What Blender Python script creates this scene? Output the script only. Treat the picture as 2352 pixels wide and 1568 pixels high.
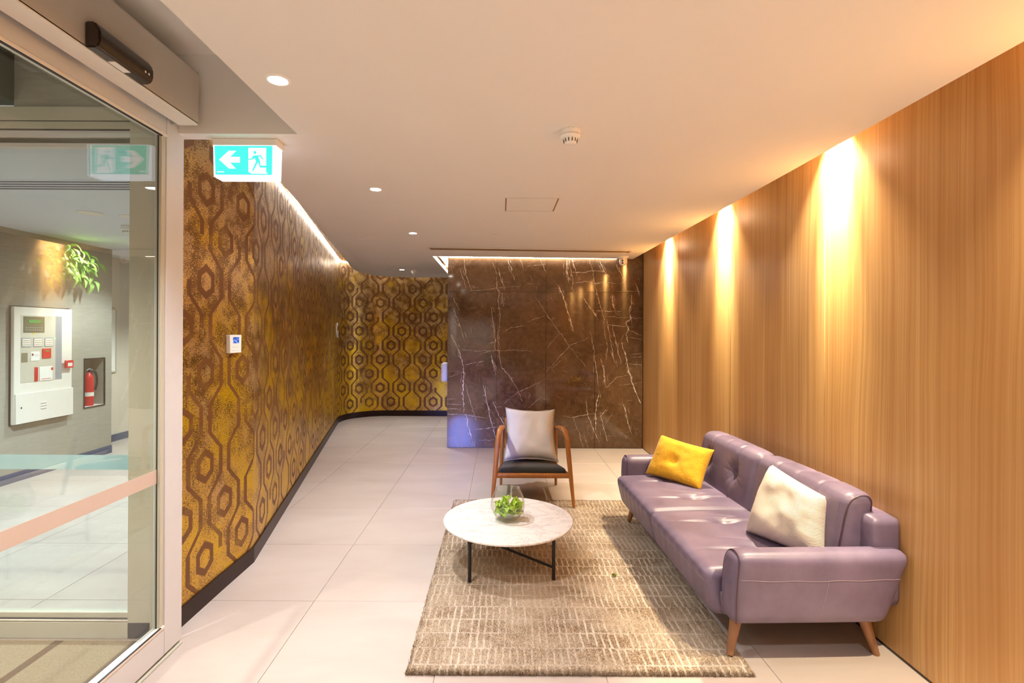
import bpy, bmesh, math, random
import numpy as np
from mathutils import Vector, Matrix, Euler
from mathutils.bvhtree import BVHTree
from mathutils import noise as mnoise
random.seed(7); rng = np.random.default_rng(7)
SC = bpy.context.scene
for o in list(bpy.data.objects): bpy.data.objects.remove(o)
COL = SC.collection
PI = math.pi
# ------------------------------------------------------------------ camera
H = 1.6; F = 1162.0
cam_d = bpy.data.cameras.new('camera'); cam = bpy.data.objects.new('camera', cam_d); COL.objects.link(cam)
cam_d.sensor_width = 36; cam_d.lens = 36*F/2352.0
cam_d.shift_x = 26/2352.0; cam_d.shift_y = -20/2352.0
cam_d.clip_start = 0.05; cam_d.clip_end = 100
cam.matrix_world = Matrix.Translation((0, 0, H)) @ Matrix.Rotation(PI/2, 4, 'X') @ Matrix.Rotation(0.005, 4, 'Z')
SC.camera = cam
# ------------------------------------------------------------------ world, exposure
w = bpy.data.worlds.new('world'); SC.world = w; w.use_nodes = True
w.node_tree.nodes['Background'].inputs[0].default_value = (1.0, 0.93, 0.88, 1)
w.node_tree.nodes['Background'].inputs[1].default_value = 0.9
vs = SC.view_settings
vs.view_transform = 'Standard'; vs.look = 'None'; vs.exposure = 1.4; vs.gamma = 1; vs.use_curve_mapping = False
SC.cycles.max_bounces = 9; SC.cycles.diffuse_bounces = 5; SC.cycles.glossy_bounces = 4
SC.cycles.transmission_bounces = 6; SC.cycles.transparent_max_bounces = 16
SC.cycles.sample_clamp_indirect = 4.0; SC.cycles.caustics_reflective = False; SC.cycles.caustics_refractive = False

# ------------------------------------------------------------------ helpers
def light(name, kind, loc, energy, color, target=None, **kw):
    d = bpy.data.lights.new(name, kind); d.energy = energy; d.color = color
    for k, v in kw.items(): setattr(d, k, v)
    o = bpy.data.objects.new(name, d); COL.objects.link(o); o.location = loc
    if target is not None:
        o.rotation_euler = (Vector(target)-Vector(loc)).to_track_quat('-Z', 'Y').to_euler()
    return o
def tag(o, label=None, cat=None, group=None, kind=None):
    if label: o['label'] = label
    if cat: o['category'] = cat
    if group: o['group'] = group
    if kind: o['kind'] = kind
    return o
def empty(name, loc=(0, 0, 0), rz=0, **k):
    o = bpy.data.objects.new(name, None); COL.objects.link(o); o.location = loc
    o.rotation_euler = (0, 0, rz); o.empty_display_size = .1
    return tag(o, **k)
def link_mesh(name, me, mat, parent=None, **k):
    o = bpy.data.objects.new(name, me); COL.objects.link(o)
    if mat is not None and not me.materials: me.materials.append(mat)
    if parent is not None: o.parent = parent
    return tag(o, **k)
def build(name, bm, mat, parent=None, smooth=False, **k):
    me = bpy.data.meshes.new(name)
    bmesh.ops.recalc_face_normals(bm, faces=bm.faces[:])
    bm.to_mesh(me); bm.free()
    if smooth: me.shade_smooth()
    if smooth == 'auto':
        me.set_sharp_from_angle(angle=math.radians(40))
    return link_mesh(name, me, mat, parent, **k)
def add_box(bm, lo, hi, bev=0.0, seg=1):
    lo = Vector(lo); hi = Vector(hi)
    r = bmesh.ops.create_cube(bm, size=1.0)
    vsx = r['verts']
    for v in vsx:
        v.co = Vector([(lo[i]+hi[i])/2 + v.co[i]*(hi[i]-lo[i]) for i in range(3)])
    if bev > 0:
        es = list({e for v in vsx for e in v.link_edges})
        bmesh.ops.bevel(bm, geom=es, offset=bev, segments=seg, profile=0.5, affect='EDGES')
def box(name, lo, hi, mat, parent=None, bev=0.0, seg=1, **k):
    bm = bmesh.new(); add_box(bm, lo, hi, bev, seg)
    return build(name, bm, mat, parent, smooth=('auto' if bev else False), **k)
def add_prism(bm, pts, a, b, axis='z'):
    """extrude 2-D polygon pts; axis z: (x,y) ; x: (y,z) ; y: (x,z)"""
    def P(p, t):
        return {'z': (p[0], p[1], t), 'x': (t, p[0], p[1]), 'y': (p[0], t, p[1])}[axis]
    A = [bm.verts.new(P(p, a)) for p in pts]; B = [bm.verts.new(P(p, b)) for p in pts]
    n = len(pts)
    bm.faces.new(A[::-1]); bm.faces.new(B)
    for i in range(n):
        bm.faces.new((A[i], A[(i+1) % n], B[(i+1) % n], B[i]))
def prism(name, pts, a, b, mat, parent=None, axis='z', **k):
    bm = bmesh.new(); add_prism(bm, pts, a, b, axis)
    return build(name, bm, mat, parent, **k)
def catmull(pts, n=6):
    pts = [Vector(p) for p in pts]
    P = [2*pts[0]-pts[1]] + pts + [2*pts[-1]-pts[-2]]
    out = []
    for i in range(1, len(P)-2):
        for j in range(n):
            t = j/n
            p0, p1, p2, p3 = P[i-1:i+3]
            out.append(0.5*((2*p1)+(-p0+p2)*t+(2*p0-5*p1+4*p2-p3)*t*t+(-p0+3*p1-3*p2+p3)*t**3))
    out.append(pts[-1]); return out
def add_tube(bm, path, radii, seg=12, squash=None):
    path = [Vector(p) for p in path]; n = len(path)
    if not hasattr(radii, '__len__'): radii = [radii]*n
    if len(radii) != n:
        radii = [float(x) for x in np.interp(np.linspace(0, 1, n), np.linspace(0, 1, len(radii)), radii)]
    rings = []
    up = Vector((0, 0, 1)); t0 = (path[1]-path[0]).normalized()
    if abs(t0.dot(up)) > .95: up = Vector((1, 0, 0))
    nrm = (up - t0*up.dot(t0)).normalized()
    for i, p in enumerate(path):
        t = (path[min(i+1, n-1)]-path[max(i-1, 0)]).normalized()
        nrm = (nrm - t*nrm.dot(t)).normalized(); b = t.cross(nrm)
        sq = squash or (1, 1)
        rings.append([bm.verts.new(p + radii[i]*(math.cos(a)*sq[0]*nrm + math.sin(a)*sq[1]*b)) for a in [2*PI*k/seg for k in range(seg)]])
    for i in range(n-1):
        for k in range(seg):
            bm.faces.new((rings[i][k], rings[i][(k+1) % seg], rings[i+1][(k+1) % seg], rings[i+1][k]))
    bm.faces.new(rings[0][::-1]); bm.faces.new(rings[-1])
def tube(name, path, radii, mat, parent=None, seg=12, squash=None, **k):
    bm = bmesh.new(); add_tube(bm, path, radii, seg, squash)
    return build(name, bm, mat, parent, smooth='auto', **k)
def add_lathe(bm, prof, c=(0, 0, 0), seg=32, axis='z'):
    c = Vector(c); rings = []
    for r, z in prof:
        ring = []
        if r < 1e-6:
            v = Vector((0, 0, z)); ring = [v]
        else:
            ring = [Vector((r*math.cos(2*PI*k/seg), r*math.sin(2*PI*k/seg), z)) for k in range(seg)]
        if axis == 'x': ring = [Vector((v.z, v.x, v.y)) for v in ring]
        if axis == 'y': ring = [Vector((v.x, v.z, v.y)) for v in ring]
        rings.append([bm.verts.new(c+v) for v in ring])
    for a, b in zip(rings[:-1], rings[1:]):
        for k in range(seg):
            k2 = (k+1) % seg
            if len(a) == 1 and len(b) == 1: continue
            if len(a) == 1: bm.faces.new((a[0], b[k], b[k2]))
            elif len(b) == 1: bm.faces.new((a[k], a[k2], b[0]))
            else: bm.faces.new((a[k], a[k2], b[k2], b[k]))
    if len(rings[0]) > 1 and False: pass
def lathe(name, prof, c, mat, parent=None, seg=32, axis='z', **k):
    bm = bmesh.new(); add_lathe(bm, prof, c, seg, axis)
    return build(name, bm, mat, parent, smooth='auto', **k)
def add_softbox(bm, lo, hi, r, n=(12, 12, 8), fn=None):
    lo = Vector(lo); hi = Vector(hi); c = (lo+hi)/2; hs = (hi-lo)/2
    cache = {}
    def V(u):
        key = tuple(round(x*10000) for x in u)
        if key in cache: return cache[key]
        p = Vector([u[i]*hs[i] for i in range(3)])
        q = Vector([max(-(hs[i]-r), min(hs[i]-r, p[i])) for i in range(3)])
        d = p-q
        if d.length > 1e-9: p = q + d.normalized()*r
        p = p + c
        if fn: p = fn(p, u)
        cache[key] = bm.verts.new(p); return cache[key]
    def lin(m, i):
        t = -1+2*i/m
        return t
    for ax in range(3):
        a1, a2 = [i for i in range(3) if i != ax]
        for s in (-1, 1):
            for i in range(n[a1]):
                for j in range(n[a2]):
                    def U(ii, jj):
                        u = [0, 0, 0]; u[ax] = s; u[a1] = lin(n[a1], ii); u[a2] = lin(n[a2], jj); return u
                    try: bm.faces.new((V(U(i, j)), V(U(i+1, j)), V(U(i+1, j+1)), V(U(i, j+1))))
                    except ValueError: pass
def softbox(name, lo, hi, r, mat, parent=None, n=(12, 12, 8), fn=None, **k):
    bm = bmesh.new(); add_softbox(bm, lo, hi, r, n, fn)
    return build(name, bm, mat, parent, smooth=True, **k)

# ------------------------------------------------------------------ node material kit
class NM:
    def __init__(s, name):
        s.m = bpy.data.materials.new(name); s.m.use_nodes = True
        s.t = s.m.node_tree; s.b = s.t.nodes['Principled BSDF']; s.out = s.t.nodes['Material Output']
    def N(s, typ, **kw):
        n = s.t.nodes.new('ShaderNode'+typ)
        for k, v in kw.items(): setattr(n, k, v)
        return n
    def L(s, a, b): s.t.links.new(a, b)
    def put(s, inp, v):
        if isinstance(v, bpy.types.NodeSocket): s.L(v, inp)
        else:
            if hasattr(inp.default_value, '__len__') and len(inp.default_value) == 4 and len(v) == 3: v = (*v, 1)
            inp.default_value = v
    def math(s, op, a, b=None, c=None, clamp=False):
        n = s.N('Math', operation=op, use_clamp=clamp)
        for i, v in enumerate((a, b, c)):
            if v is not None: s.put(n.inputs[i], v)
        return n.outputs[0]
    def noise(s, vec, scale, detail=3, rough=.55, dist=0, out='Fac'):
        n = s.N('TexNoise'); s.put(n.inputs['Vector'], vec); n.inputs['Scale'].default_value = scale
        n.inputs['Detail'].default_value = detail; n.inputs['Roughness'].default_value = rough; n.inputs['Distortion'].default_value = dist
        return n.outputs[out]
    def ramp(s, fac, stops, mode='LINEAR'):
        n = s.N('ValToRGB'); n.color_ramp.interpolation = mode; s.put(n.inputs[0], fac)
        els = n.color_ramp.elements
        while len(els) < len(stops): els.new(0.5)
        for e, (p, c) in zip(els, stops):
            e.position = p; e.color = (*c, 1) if len(c) == 3 else c
        return n.outputs[0]
    def mapr(s, v, a, b, c=0, d=1):
        n = s.N('MapRange'); n.clamp = True; s.put(n.inputs[0], v)
        for i, x in enumerate((a, b, c, d)): n.inputs[i+1].default_value = x
        return n.outputs[0]
    def mix(s, f, a, b, typ='MIX'):
        n = s.N('Mix', data_type='RGBA', blend_type=typ); s.put(n.inputs[0], f); s.put(n.inputs[6], a); s.put(n.inputs[7], b)
        return n.outputs[2]
    def obj(s): return s.N('TexCoord').outputs['Object']
    def uv(s): return s.N('TexCoord').outputs['UV']
    def vec(s, v, scale):
        n = s.N('Mapping'); s.put(n.inputs[0], v); n.inputs['Scale'].default_value = scale; return n.outputs[0]
    def xyz(s, v):
        n = s.N('SeparateXYZ'); s.put(n.inputs[0], v); return n.outputs
    def comb(s, x, y, z=0.0):
        n = s.N('CombineXYZ')
        for i, v in enumerate((x, y, z)): s.put(n.inputs[i], v)
        return n.outputs[0]
    def bump(s, h, strength=.3, dist=.01):
        n = s.N('Bump'); s.put(n.inputs['Height'], h); n.inputs['Strength'].default_value = strength; n.inputs['Distance'].default_value = dist
        s.L(n.outputs[0], s.b.inputs['Normal'])
    def set(s, color=None, rough=None, metal=None, **kw):
        if color is not None: s.put(s.b.inputs['Base Color'], color)
        if rough is not None: s.put(s.b.inputs['Roughness'], rough)
        if metal is not None: s.put(s.b.inputs['Metallic'], metal)
        for k, v in kw.items(): s.put(s.b.inputs[k.replace('_', ' ')], v)
        return s.m
def lin(r, g, b):
    f = lambda c: (c/255/12.92) if c/255 <= .04045 else ((c/255+.055)/1.055)**2.4
    return (f(r), f(g), f(b))
def plain(name, rgb, rough=.5, metal=0.0, noise=.04, **kw):
    q = NM(name); c = rgb
    nz = q.noise(q.obj(), 14, 2)
    a = tuple(x*(1-noise) for x in c); b = tuple(min(1, x*(1+noise)) for x in c)
    col = q.mix(nz, a, b)
    return q.set(col, rough, metal, **kw)
def emit(name, rgb, st):
    q = NM(name); q.set((0, 0, 0), .5); q.put(q.b.inputs['Emission Color'], rgb); q.b.inputs['Emission Strength'].default_value = st
    return q.m
def glass(name, tint=(1, 1, 1), refl=1.0, rough=0.0, dens=0.0, body=(.8, .9, .9)):
    q = NM(name); q.t.nodes.remove(q.b)
    tr = q.N('BsdfTransparent'); q.put(tr.inputs[0], tint)
    gl = q.N('BsdfGlossy'); gl.inputs['Roughness'].default_value = rough
    lw = q.N('LayerWeight'); lw.inputs[0].default_value = .5
    f = q.math('MULTIPLY_ADD', q.math('POWER', lw.outputs['Facing'], 5.0), .96, .04)      # Schlick
    f = q.math('MULTIPLY', f, refl, clamp=True)
    mx = q.N('MixShader'); q.L(f, mx.inputs[0]); q.L(tr.outputs[0], mx.inputs[1]); q.L(gl.outputs[0], mx.inputs[2])
    last = mx.outputs[0]
    if dens > 0:
        df = q.N('BsdfDiffuse'); q.put(df.inputs[0], body)
        m2 = q.N('MixShader'); m2.inputs[0].default_value = dens; q.L(last, m2.inputs[1]); q.L(df.outputs[0], m2.inputs[2]); last = m2.outputs[0]
    q.L(last, q.out.inputs[0]); return q.m

M = {}
# plaster
q = NM('ceiling_plaster'); n = q.noise(q.obj(), 1.3, 3); q.set(q.mix(n, lin(226, 220, 213), lin(231, 226, 220)), .75); q.bump(q.noise(q.obj(), 160, 2), .06, .002); M['plaster'] = q.m
q = NM('lobby_plaster'); q.set(q.mix(q.noise(q.obj(), 2, 2), lin(206, 214, 228), lin(214, 221, 234)), .7); M['lobby_ceil'] = q.m
M['dark_ceil'] = plain('dark_green_grey_paint', lin(66, 68, 48), .6)
M['alu'] = plain('cream_powder_coat', lin(208, 206, 206), .38)
M['alu_grey'] = plain('grey_green_powder_coat', lin(190, 186, 168), .42)
M['header'] = None
q = NM('grey_header_enamel'); q.set(q.mix(q.noise(q.obj(), 260, 2), lin(176, 168, 160), lin(196, 188, 178)), .5); M['header'] = q.m
M['black'] = plain('black_steel', lin(22, 20, 26), .45)
M['blackplastic'] = plain('dark_brown_black_plastic', lin(52, 40, 32), .25)
M['white'] = plain('white_plastic', lin(238, 234, 228), .35)
M['whitemetal'] = plain('white_enamel_steel', lin(232, 224, 214), .35)
M['greymetal'] = plain('light_grey_steel', lin(150, 152, 158), .4)
M['red'] = plain('red_enamel', lin(200, 22, 34), .3)
M['glass_door'] = glass('door_glass', (.93, .97, .95), 1.9)
M['glass_screen'] = glass('screen_glass', (.92, .96, .95), 1.0)
M['glass_bowl'] = glass('bowl_glass', (.97, .985, .97), 1.3)
M['glass_case'] = glass('case_glass', (.8, .84, .86), .8)
M['decal_pink'] = plain('frosted_decal_tan', lin(198, 178, 164), .6)
M['decal_blue'] = plain('frosted_decal_blue', lin(160, 196, 205), .6)
M['wood_leg'] = None
# floor tile
q = NM('porcelain_tile'); oi = q.N('ObjectInfo'); p = q.obj()
pos = q.N('NewGeometry').outputs['Position']
a = q.noise(q.vec(pos, (1.1, 2.6, 1)), .9, 4, .6, .4)
b = q.noise(pos, 7, 4)
c = q.mix(q.mapr(a, .33, .68), lin(178, 163, 153), lin(192, 178, 168))
c = q.mix(q.mapr(oi.outputs['Random'], 0, 1, 0, .1), c, lin(198, 184, 172))
q.set(c, .34); q.b.inputs['Specular IOR Level'].default_value = .45; M['tile'] = q.m
M['grout'] = plain('grout', lin(168, 152, 138), .9)
# wood panel
def wood(name, c1, c2, c3, sx, sz, rough=.45):
    q = NM(name); p = q.N('NewGeometry').outputs['Position']
    wav = q.noise(q.vec(p, (1, .8, .35)), 1.6, 2)
    X = q.xyz(p); y2 = q.math('ADD', X[1], q.math('MULTIPLY', wav, .10))
    v = q.comb(X[0], y2, X[2])
    a = q.noise(q.vec(v, (sx, sx, sz)), 1.0, 5, .62)
    b = q.noise(q.vec(v, (sx*5, sx*5, sz*1.3)), 1.0, 3, .6)
    d = q.noise(q.vec(v, (2.6, 2.6, .12)), 1.0, 2)
    c = q.mix(q.mapr(a, .36, .66), c1, c2)
    c = q.mix(q.mapr(b, .45, .62, 0, .42), c, c3)
    c = q.mix(q.mapr(d, .42, .66, 0, .45), c, c3)
    q.set(c, rough); q.bump(b, .12, .001); return q.m
M['panel'] = wood('teak_veneer_panel', lin(192, 148, 92), lin(214, 176, 120), lin(164, 112, 60), 26, .35, .42)
def legwood(name, c1, c2):
    q = NM(name); p = q.obj()
    a = q.noise(q.vec(p, (30, 30, 3)), 1.5, 3)
    return q.set(q.mix(a, c1, c2), .4)
M['wood_leg'] = legwood('beech_leg', lin(128, 86, 56), lin(158, 112, 76))
M['teak'] = legwood('teak_frame', lin(142, 84, 30), lin(178, 114, 50))
# baseboard
M['base'] = plain('dark_brown_gloss_skirting', lin(38, 18, 14), .36, Specular_IOR_Level=.25)
M['base_blue'] = plain('dark_blue_skirting', lin(58, 76, 108), .4)
# leather
q = NM('mauve_leather'); p = q.obj(); a = q.noise(p, 3.2, 4, .6); b = q.N('TexVoronoi'); b.inputs['Scale'].default_value = 260; q.L(p, b.inputs['Vector'])
q.set(q.mix(q.mapr(a, .35, .7), lin(98, 85, 108), lin(121, 107, 131)), q.mapr(a, .3, .7, .34, .46)); q.bump(b.outputs['Distance'], .12, .0015); M['leather'] = q.m
M['seam'] = plain('pale_thread', lin(150, 130, 142), .6)
M['seam_dark'] = plain('dark_piping', lin(78, 54, 64), .5)
# fabrics
def cloth(name, c1, c2, sc=900, bs=.4, rough=.9, big=6):
    q = NM(name); p = q.obj(); a = q.noise(p, big, 3); f = q.noise(q.vec(p, (1, 1, .25)), sc*.3, 2)
    q.set(q.mix(q.math('MULTIPLY_ADD', a, .6, q.math('MULTIPLY', f, .4)), c1, c2), rough)
    q.bump(q.noise(p, sc*.5, 2), bs, .002); q.b.inputs['Sheen Weight'].default_value = .15; return q.m
M['linen'] = cloth('pale_grey_linen', lin(186, 180, 174), lin(212, 206, 198))
M['yellow'] = cloth('mustard_plush', lin(198, 138, 6), lin(244, 192, 44), 160, 1.0, big=30)
q = NM('cream_quilted'); p = q.uv(); X = q.xyz(p)
zz = q.math('ADD', q.math('MULTIPLY', X[1], 46), q.math('MULTIPLY', q.math('PINGPONG', q.math('MULTIPLY', X[0], 5), .5), 9))
st = q.math('PINGPONG', zz, .5)
q.set(q.mix(q.noise(q.obj(), 8, 3), lin(226, 214, 200), lin(238, 228, 216)), .9)
q.bump(q.math('ADD', q.math('MULTIPLY', st, 1.6), q.noise(p, 90, 2)), .6, .003); M['cream'] = q.m
M['blackfabric'] = cloth('black_upholstery', lin(30, 31, 32), lin(46, 47, 46), 700, .3)
# marble brown
q = NM('brown_marble'); p = q.N('NewGeometry').outputs['Position']
a = q.noise(p, 2.2, 5, .6, .5); b = q.noise(p, 18, 4, .65)
c = q.mix(q.mapr(a, .32, .7), lin(70, 50, 31), lin(106, 80, 55))
c = q.mix(q.mapr(b, .4, .75, 0, .45), c, lin(132, 102, 78))
m1 = q.noise(q.vec(p, (1, 1, .35)), 2.6, 4, .5, 1.0)
vein = q.mapr(q.math('ABSOLUTE', q.math('SUBTRACT', m1, .5)), 0, .0035, 1, 0)
m2 = q.noise(q.vec(p, (.5, 1, 1.6)), 3.0, 4, .5, 1.2)
vein2 = q.mapr(q.math('ABSOLUTE', q.math('SUBTRACT', m2, .52)), 0, .0025, 1, 0)
msk = q.mapr(q.noise(p, 3.1, 2), .48, .6)
vv = q.math('MULTIPLY', q.math('MAXIMUM', vein, vein2), msk)
c = q.mix(q.math('MULTIPLY', vv, .22), c, lin(196, 178, 156))
q.set(c, .07); q.b.inputs['Specular IOR Level'].default_value = .55; M['marble'] = q.m
q = NM('marble_vein'); q.set(q.mix(q.mapr(q.noise(q.N('NewGeometry').outputs['Position'], 25, 3), .35, .6), lin(150, 122, 98), lin(238, 226, 208)), .08); M['vein'] = q.m
# white marble table
q = NM('white_marble'); p = q.obj(); m1 = q.noise(q.vec(p, (1, 2.2, 1)), 3.2, 6, .62, 1.4)
v = q.mapr(q.math('ABSOLUTE', q.math('SUBTRACT', m1, .5)), 0, .045, 1, 0)
m2 = q.noise(q.vec(p, (2, 4, 1)), 6, 5, .6, .8)
c = q.mix(q.math('MULTIPLY', v, .5), lin(238, 230, 224), lin(186, 178, 174))
c = q.mix(q.mapr(m2, .5, .75, 0, .35), c, lin(200, 192, 188))
q.set(c, .16); M['wmarble'] = q.m
# wallpaper -------------------------------------------------------
def wallpaper():
    q = NM('hexagon_wallpaper'); uv = q.uv()
    d1 = q.noise(uv, 95, 2, .6, out='Color')
    sub = q.N('VectorMath', operation='SUBTRACT'); q.L(d1, sub.inputs[0]); sub.inputs[1].default_value = (.5, .5, .5)
    scl = q.N('VectorMath', operation='SCALE'); q.L(sub.outputs[0], scl.inputs[0]); scl.inputs['Scale'].default_value = .012
    add = q.N('VectorMath', operation='ADD'); q.L(uv, add.inputs[0]); q.L(scl.outputs[0], add.inputs[1])
    X = q.xyz(add.outputs[0]); u, v = X[0], X[1]
    S, A, P = .203, .058, .54
    cell = q.math('FLOOR', q.math('DIVIDE', u, S))
    u2 = q.math('FLOORED_MODULO', u, 2*S)
    tri = q.math('SUBTRACT', q.math('MULTIPLY', q.math('PINGPONG', q.math('DIVIDE', v, P), .5), 4.0), 1.0)   # -1..1
    t = q.math('MAXIMUM', q.math('MINIMUM', q.math('MULTIPLY', tri, 2.5), 1), -1)
    At = q.math('MULTIPLY', t, A)
    l0 = q.math('ABSOLUTE', q.math('SUBTRACT', u2, At))
    l1 = q.math('ABSOLUTE', q.math('SUBTRACT', u2, q.math('SUBTRACT', S, At)))
    l2 = q.math('ABSOLUTE', q.math('SUBTRACT', q.math('SUBTRACT', u2, 2*S), At))
    d = q.math('MINIMUM', q.math('MINIMUM', l0, l1), l2)
    line = q.mapr(d, .0175, .022, 1, 0)
    # drop some pieces of line
    lid = q.math('ROUND', q.math('DIVIDE', u, S)); seg = q.math('FLOOR', q.math('DIVIDE', v, P/2))
    wn = q.N('TexWhiteNoise', noise_dimensions='2D'); q.L(q.comb(lid, seg), wn.inputs['Vector'])
    line = q.math('MULTIPLY', line, q.math('GREATER_THAN', wn.outputs['Value'], .13))
    # hexagon rings
    par = q.math('FLOORED_MODULO', cell, 2.0)
    wv = q.math('ADD', v, q.math('MULTIPLY', par, P/2))
    wr = q.math('WRAP', wv, P/2, -P/2)     # bulge centre at 0
    per = q.math('FLOOR', q.math('DIVIDE', q.math('ADD', wv, P/2), P))
    wc = q.N('TexWhiteNoise', noise_dimensions='2D'); q.L(q.comb(cell, per), wc.inputs['Vector'])
    wc2 = q.N('TexWhiteNoise', noise_dimensions='3D'); q.L(q.comb(cell, per, q.math('SIGN', wr)), wc2.inputs['Vector'])
    dyA = q.math('ABSOLUTE', wr); dyB = q.math('ABSOLUTE', q.math('SUBTRACT', dyA, .125))
    single = q.math('GREATER_THAN', wc.outputs['Value'], -1.0)
    dy = q.math('ADD', q.math('MULTIPLY', single, dyA), q.math('MULTIPLY', q.math('SUBTRACT', 1, single), dyB))
    ucell = q.math('SUBTRACT', u, q.math('MULTIPLY', q.math('ADD', cell, .5), S))
    dx = q.math('ABSOLUTE', ucell)
    hx = q.math('MAXIMUM', dx, q.math('ADD', q.math('MULTIPLY', dx, .5), q.math('MULTIPLY', dy, .8)))
    ring = q.mapr(q.math('ABSOLUTE', q.math('SUBTRACT', hx, .066)), .016, .021, 1, 0)
    keep = q.math('MAXIMUM', single, q.math('GREATER_THAN', wc2.outputs['Value'], .3))
    keep = q.math('MULTIPLY', keep, q.math('LESS_THAN', wc.outputs['Value'], .66))
    ring = q.math('MULTIPLY', ring, keep)
    pat = q.math('MAXIMUM', line, ring)
    fade = q.mapr(q.noise(uv, 3.0, 3), .3, .48, .62, 1)
    pat = q.math('MULTIPLY', pat, fade)
    # ground: woven flecks, gold foil patches
    fl = q.noise(q.vec(uv, (60, 190, 1)), 1, 3, .7)
    big = q.noise(uv, 2.6, 4, .6); big2 = q.noise(uv, 7.5, 3, .6)
    hgt = q.mapr(v, 0.0, 2.3, .13, -.07)
    flk = q.mapr(q.math('ADD', q.math('MULTIPLY', fl, .62), q.math('MULTIPLY', big2, .48)), .53, .585)
    goldf = q.mapr(q.math('ADD', q.math('ADD', q.math('MULTIPLY', fl, 1.15), q.math('MULTIPLY', big, .55)), q.math('ADD', hgt, q.math('MULTIPLY', big2, .35))), 1.03, 1.075)
    g0 = q.mix(flk, lin(112, 80, 38), lin(206, 168, 112))
    g0 = q.mix(q.mapr(big2, .45, .62), g0, q.mix(flk, lin(104, 82, 52), lin(182, 152, 112)))
    g1 = q.mix(q.mapr(big, .35, .62), lin(208, 160, 78), lin(214, 172, 22))
    gnd = q.mix(goldf, g0, g1)
    pc = q.mix(q.mapr(fl, .3, .7), lin(98, 60, 20), lin(116, 72, 26))
    col = q.mix(pat, gnd, pc)
    q.set(col, q.mapr(pat, 0, 1, .36, .5), q.mapr(pat, 0, 1, .62, .2)); q.b.inputs['Specular IOR Level'].default_value = .5
    q.bump(q.math('ADD', fl, q.math('MULTIPLY', pat, .4)), .25, .002)
    return q.m
M['wallpaper'] = wallpaper()
q = NM('grey_grasscloth'); uv = q.uv(); p = q.N('NewGeometry').outputs['Position']
a = q.noise(q.vec(p, (6, 6, 70)), 1, 4, .7); q.set(q.mix(a, lin(140, 134, 122), lin(178, 170, 156)), .8); M['grass'] = q.m
q = NM('cream_wall'); q.set(q.mix(q.noise(q.obj(), 3, 2), lin(206, 194, 178), lin(214, 202, 188)), .7); M['creamwall'] = q.m
q = NM('entrance_mat'); p = q.N('NewGeometry').outputs['Position']; a = q.noise(p, 110, 3, .7); st = q.math('GREATER_THAN', q.math('FLOORED_MODULO', q.math('SUBTRACT', q.xyz(p)[0], -1.88), .4), .045)
q.set(q.mix(st, q.mix(a, lin(84, 58, 36), lin(120, 88, 58)), q.mix(a, lin(112, 92, 64), lin(186, 162, 128))), .95); q.bump(a, .8, .01); M['mat'] = q.m
# rug
def rugmat(name, bump=True):
    q = NM(name); p = q.obj(); X = q.xyz(p)
    wob = q.noise(q.vec(p, (1.2, 4, 1)), 3, 2)
    yy = q.math('ADD', X[1], q.math('MULTIPLY', wob, .022)); R = .128
    row = q.math('FLOOR', q.math('DIVIDE', yy, R))
    fr = q.math('FLOORED_MODULO', yy, R)
    wn = q.N('TexWhiteNoise', noise_dimensions='1D'); q.L(row, wn.inputs['W'])
    hl = q.mapr(q.math('ABSOLUTE', q.math('SUBTRACT', fr, .064)), .055, .064, 0, 1)
    hl = q.math('MULTIPLY', hl, q.mapr(q.noise(q.vec(p, (2.5, 30, 1)), 1, 2), .32, .5))
    wob2 = q.noise(q.vec(p, (5, 9, 1)), 1.6, 2)
    xx = q.math('ADD', q.math('ADD', X[0], q.math('MULTIPLY', wn.outputs['Value'], .3)), q.math('MULTIPLY', wob2, .012))
    fx = q.math('PINGPONG', xx, .018)
    vl = q.mapr(fx, .0025, .0075, 1, 0)
    vl = q.math('MULTIPLY', vl, q.mapr(q.noise(q.vec(p, (14, 5, 1)), 1.2, 2), .36, .52))
    ln = q.math('MULTIPLY', q.math('MAXIMUM', vl, hl), q.mapr(q.noise(p, 2.2, 2), .35, .6, .25, .85))
    grain = q.noise(q.vec(p, (160, 90, 160)), 1, 2, .7)
    big = q.noise(q.vec(p, (1.6, 2.6, 1)), 1.5, 4, .6)
    base = q.mix(q.mapr(big, .40, .62), lin(172, 152, 130), lin(122, 92, 62))
    base = q.mix(q.mapr(grain, .38, .62, 0, .65), base, lin(208, 188, 162))
    col = q.mix(ln, base, q.mix(grain, lin(222, 206, 188), lin(238, 224, 208)))
    q.set(col, .95); 
    if bump: q.bump(q.math('ADD', grain, q.math('MULTIPLY', ln, .3)), .8, .012)
    return q.m
M['rug'] = rugmat('rug_pile')
# leaves
def leafmat(name, c1, c2, sc=18):
    q = NM(name); q.set(q.mix(q.noise(q.obj(), sc, 2), c1, c2), .45, Subsurface_Weight=0.0)
    q.b.inputs['Transmission Weight'].default_value = 0
    return q.m
M['leaf'] = leafmat('lime_leaf', lin(120, 168, 20), lin(196, 222, 70), 40)
M['leaf2'] = leafmat('bright_green_leaf', lin(96, 150, 34), lin(190, 220, 110), 20)

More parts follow.
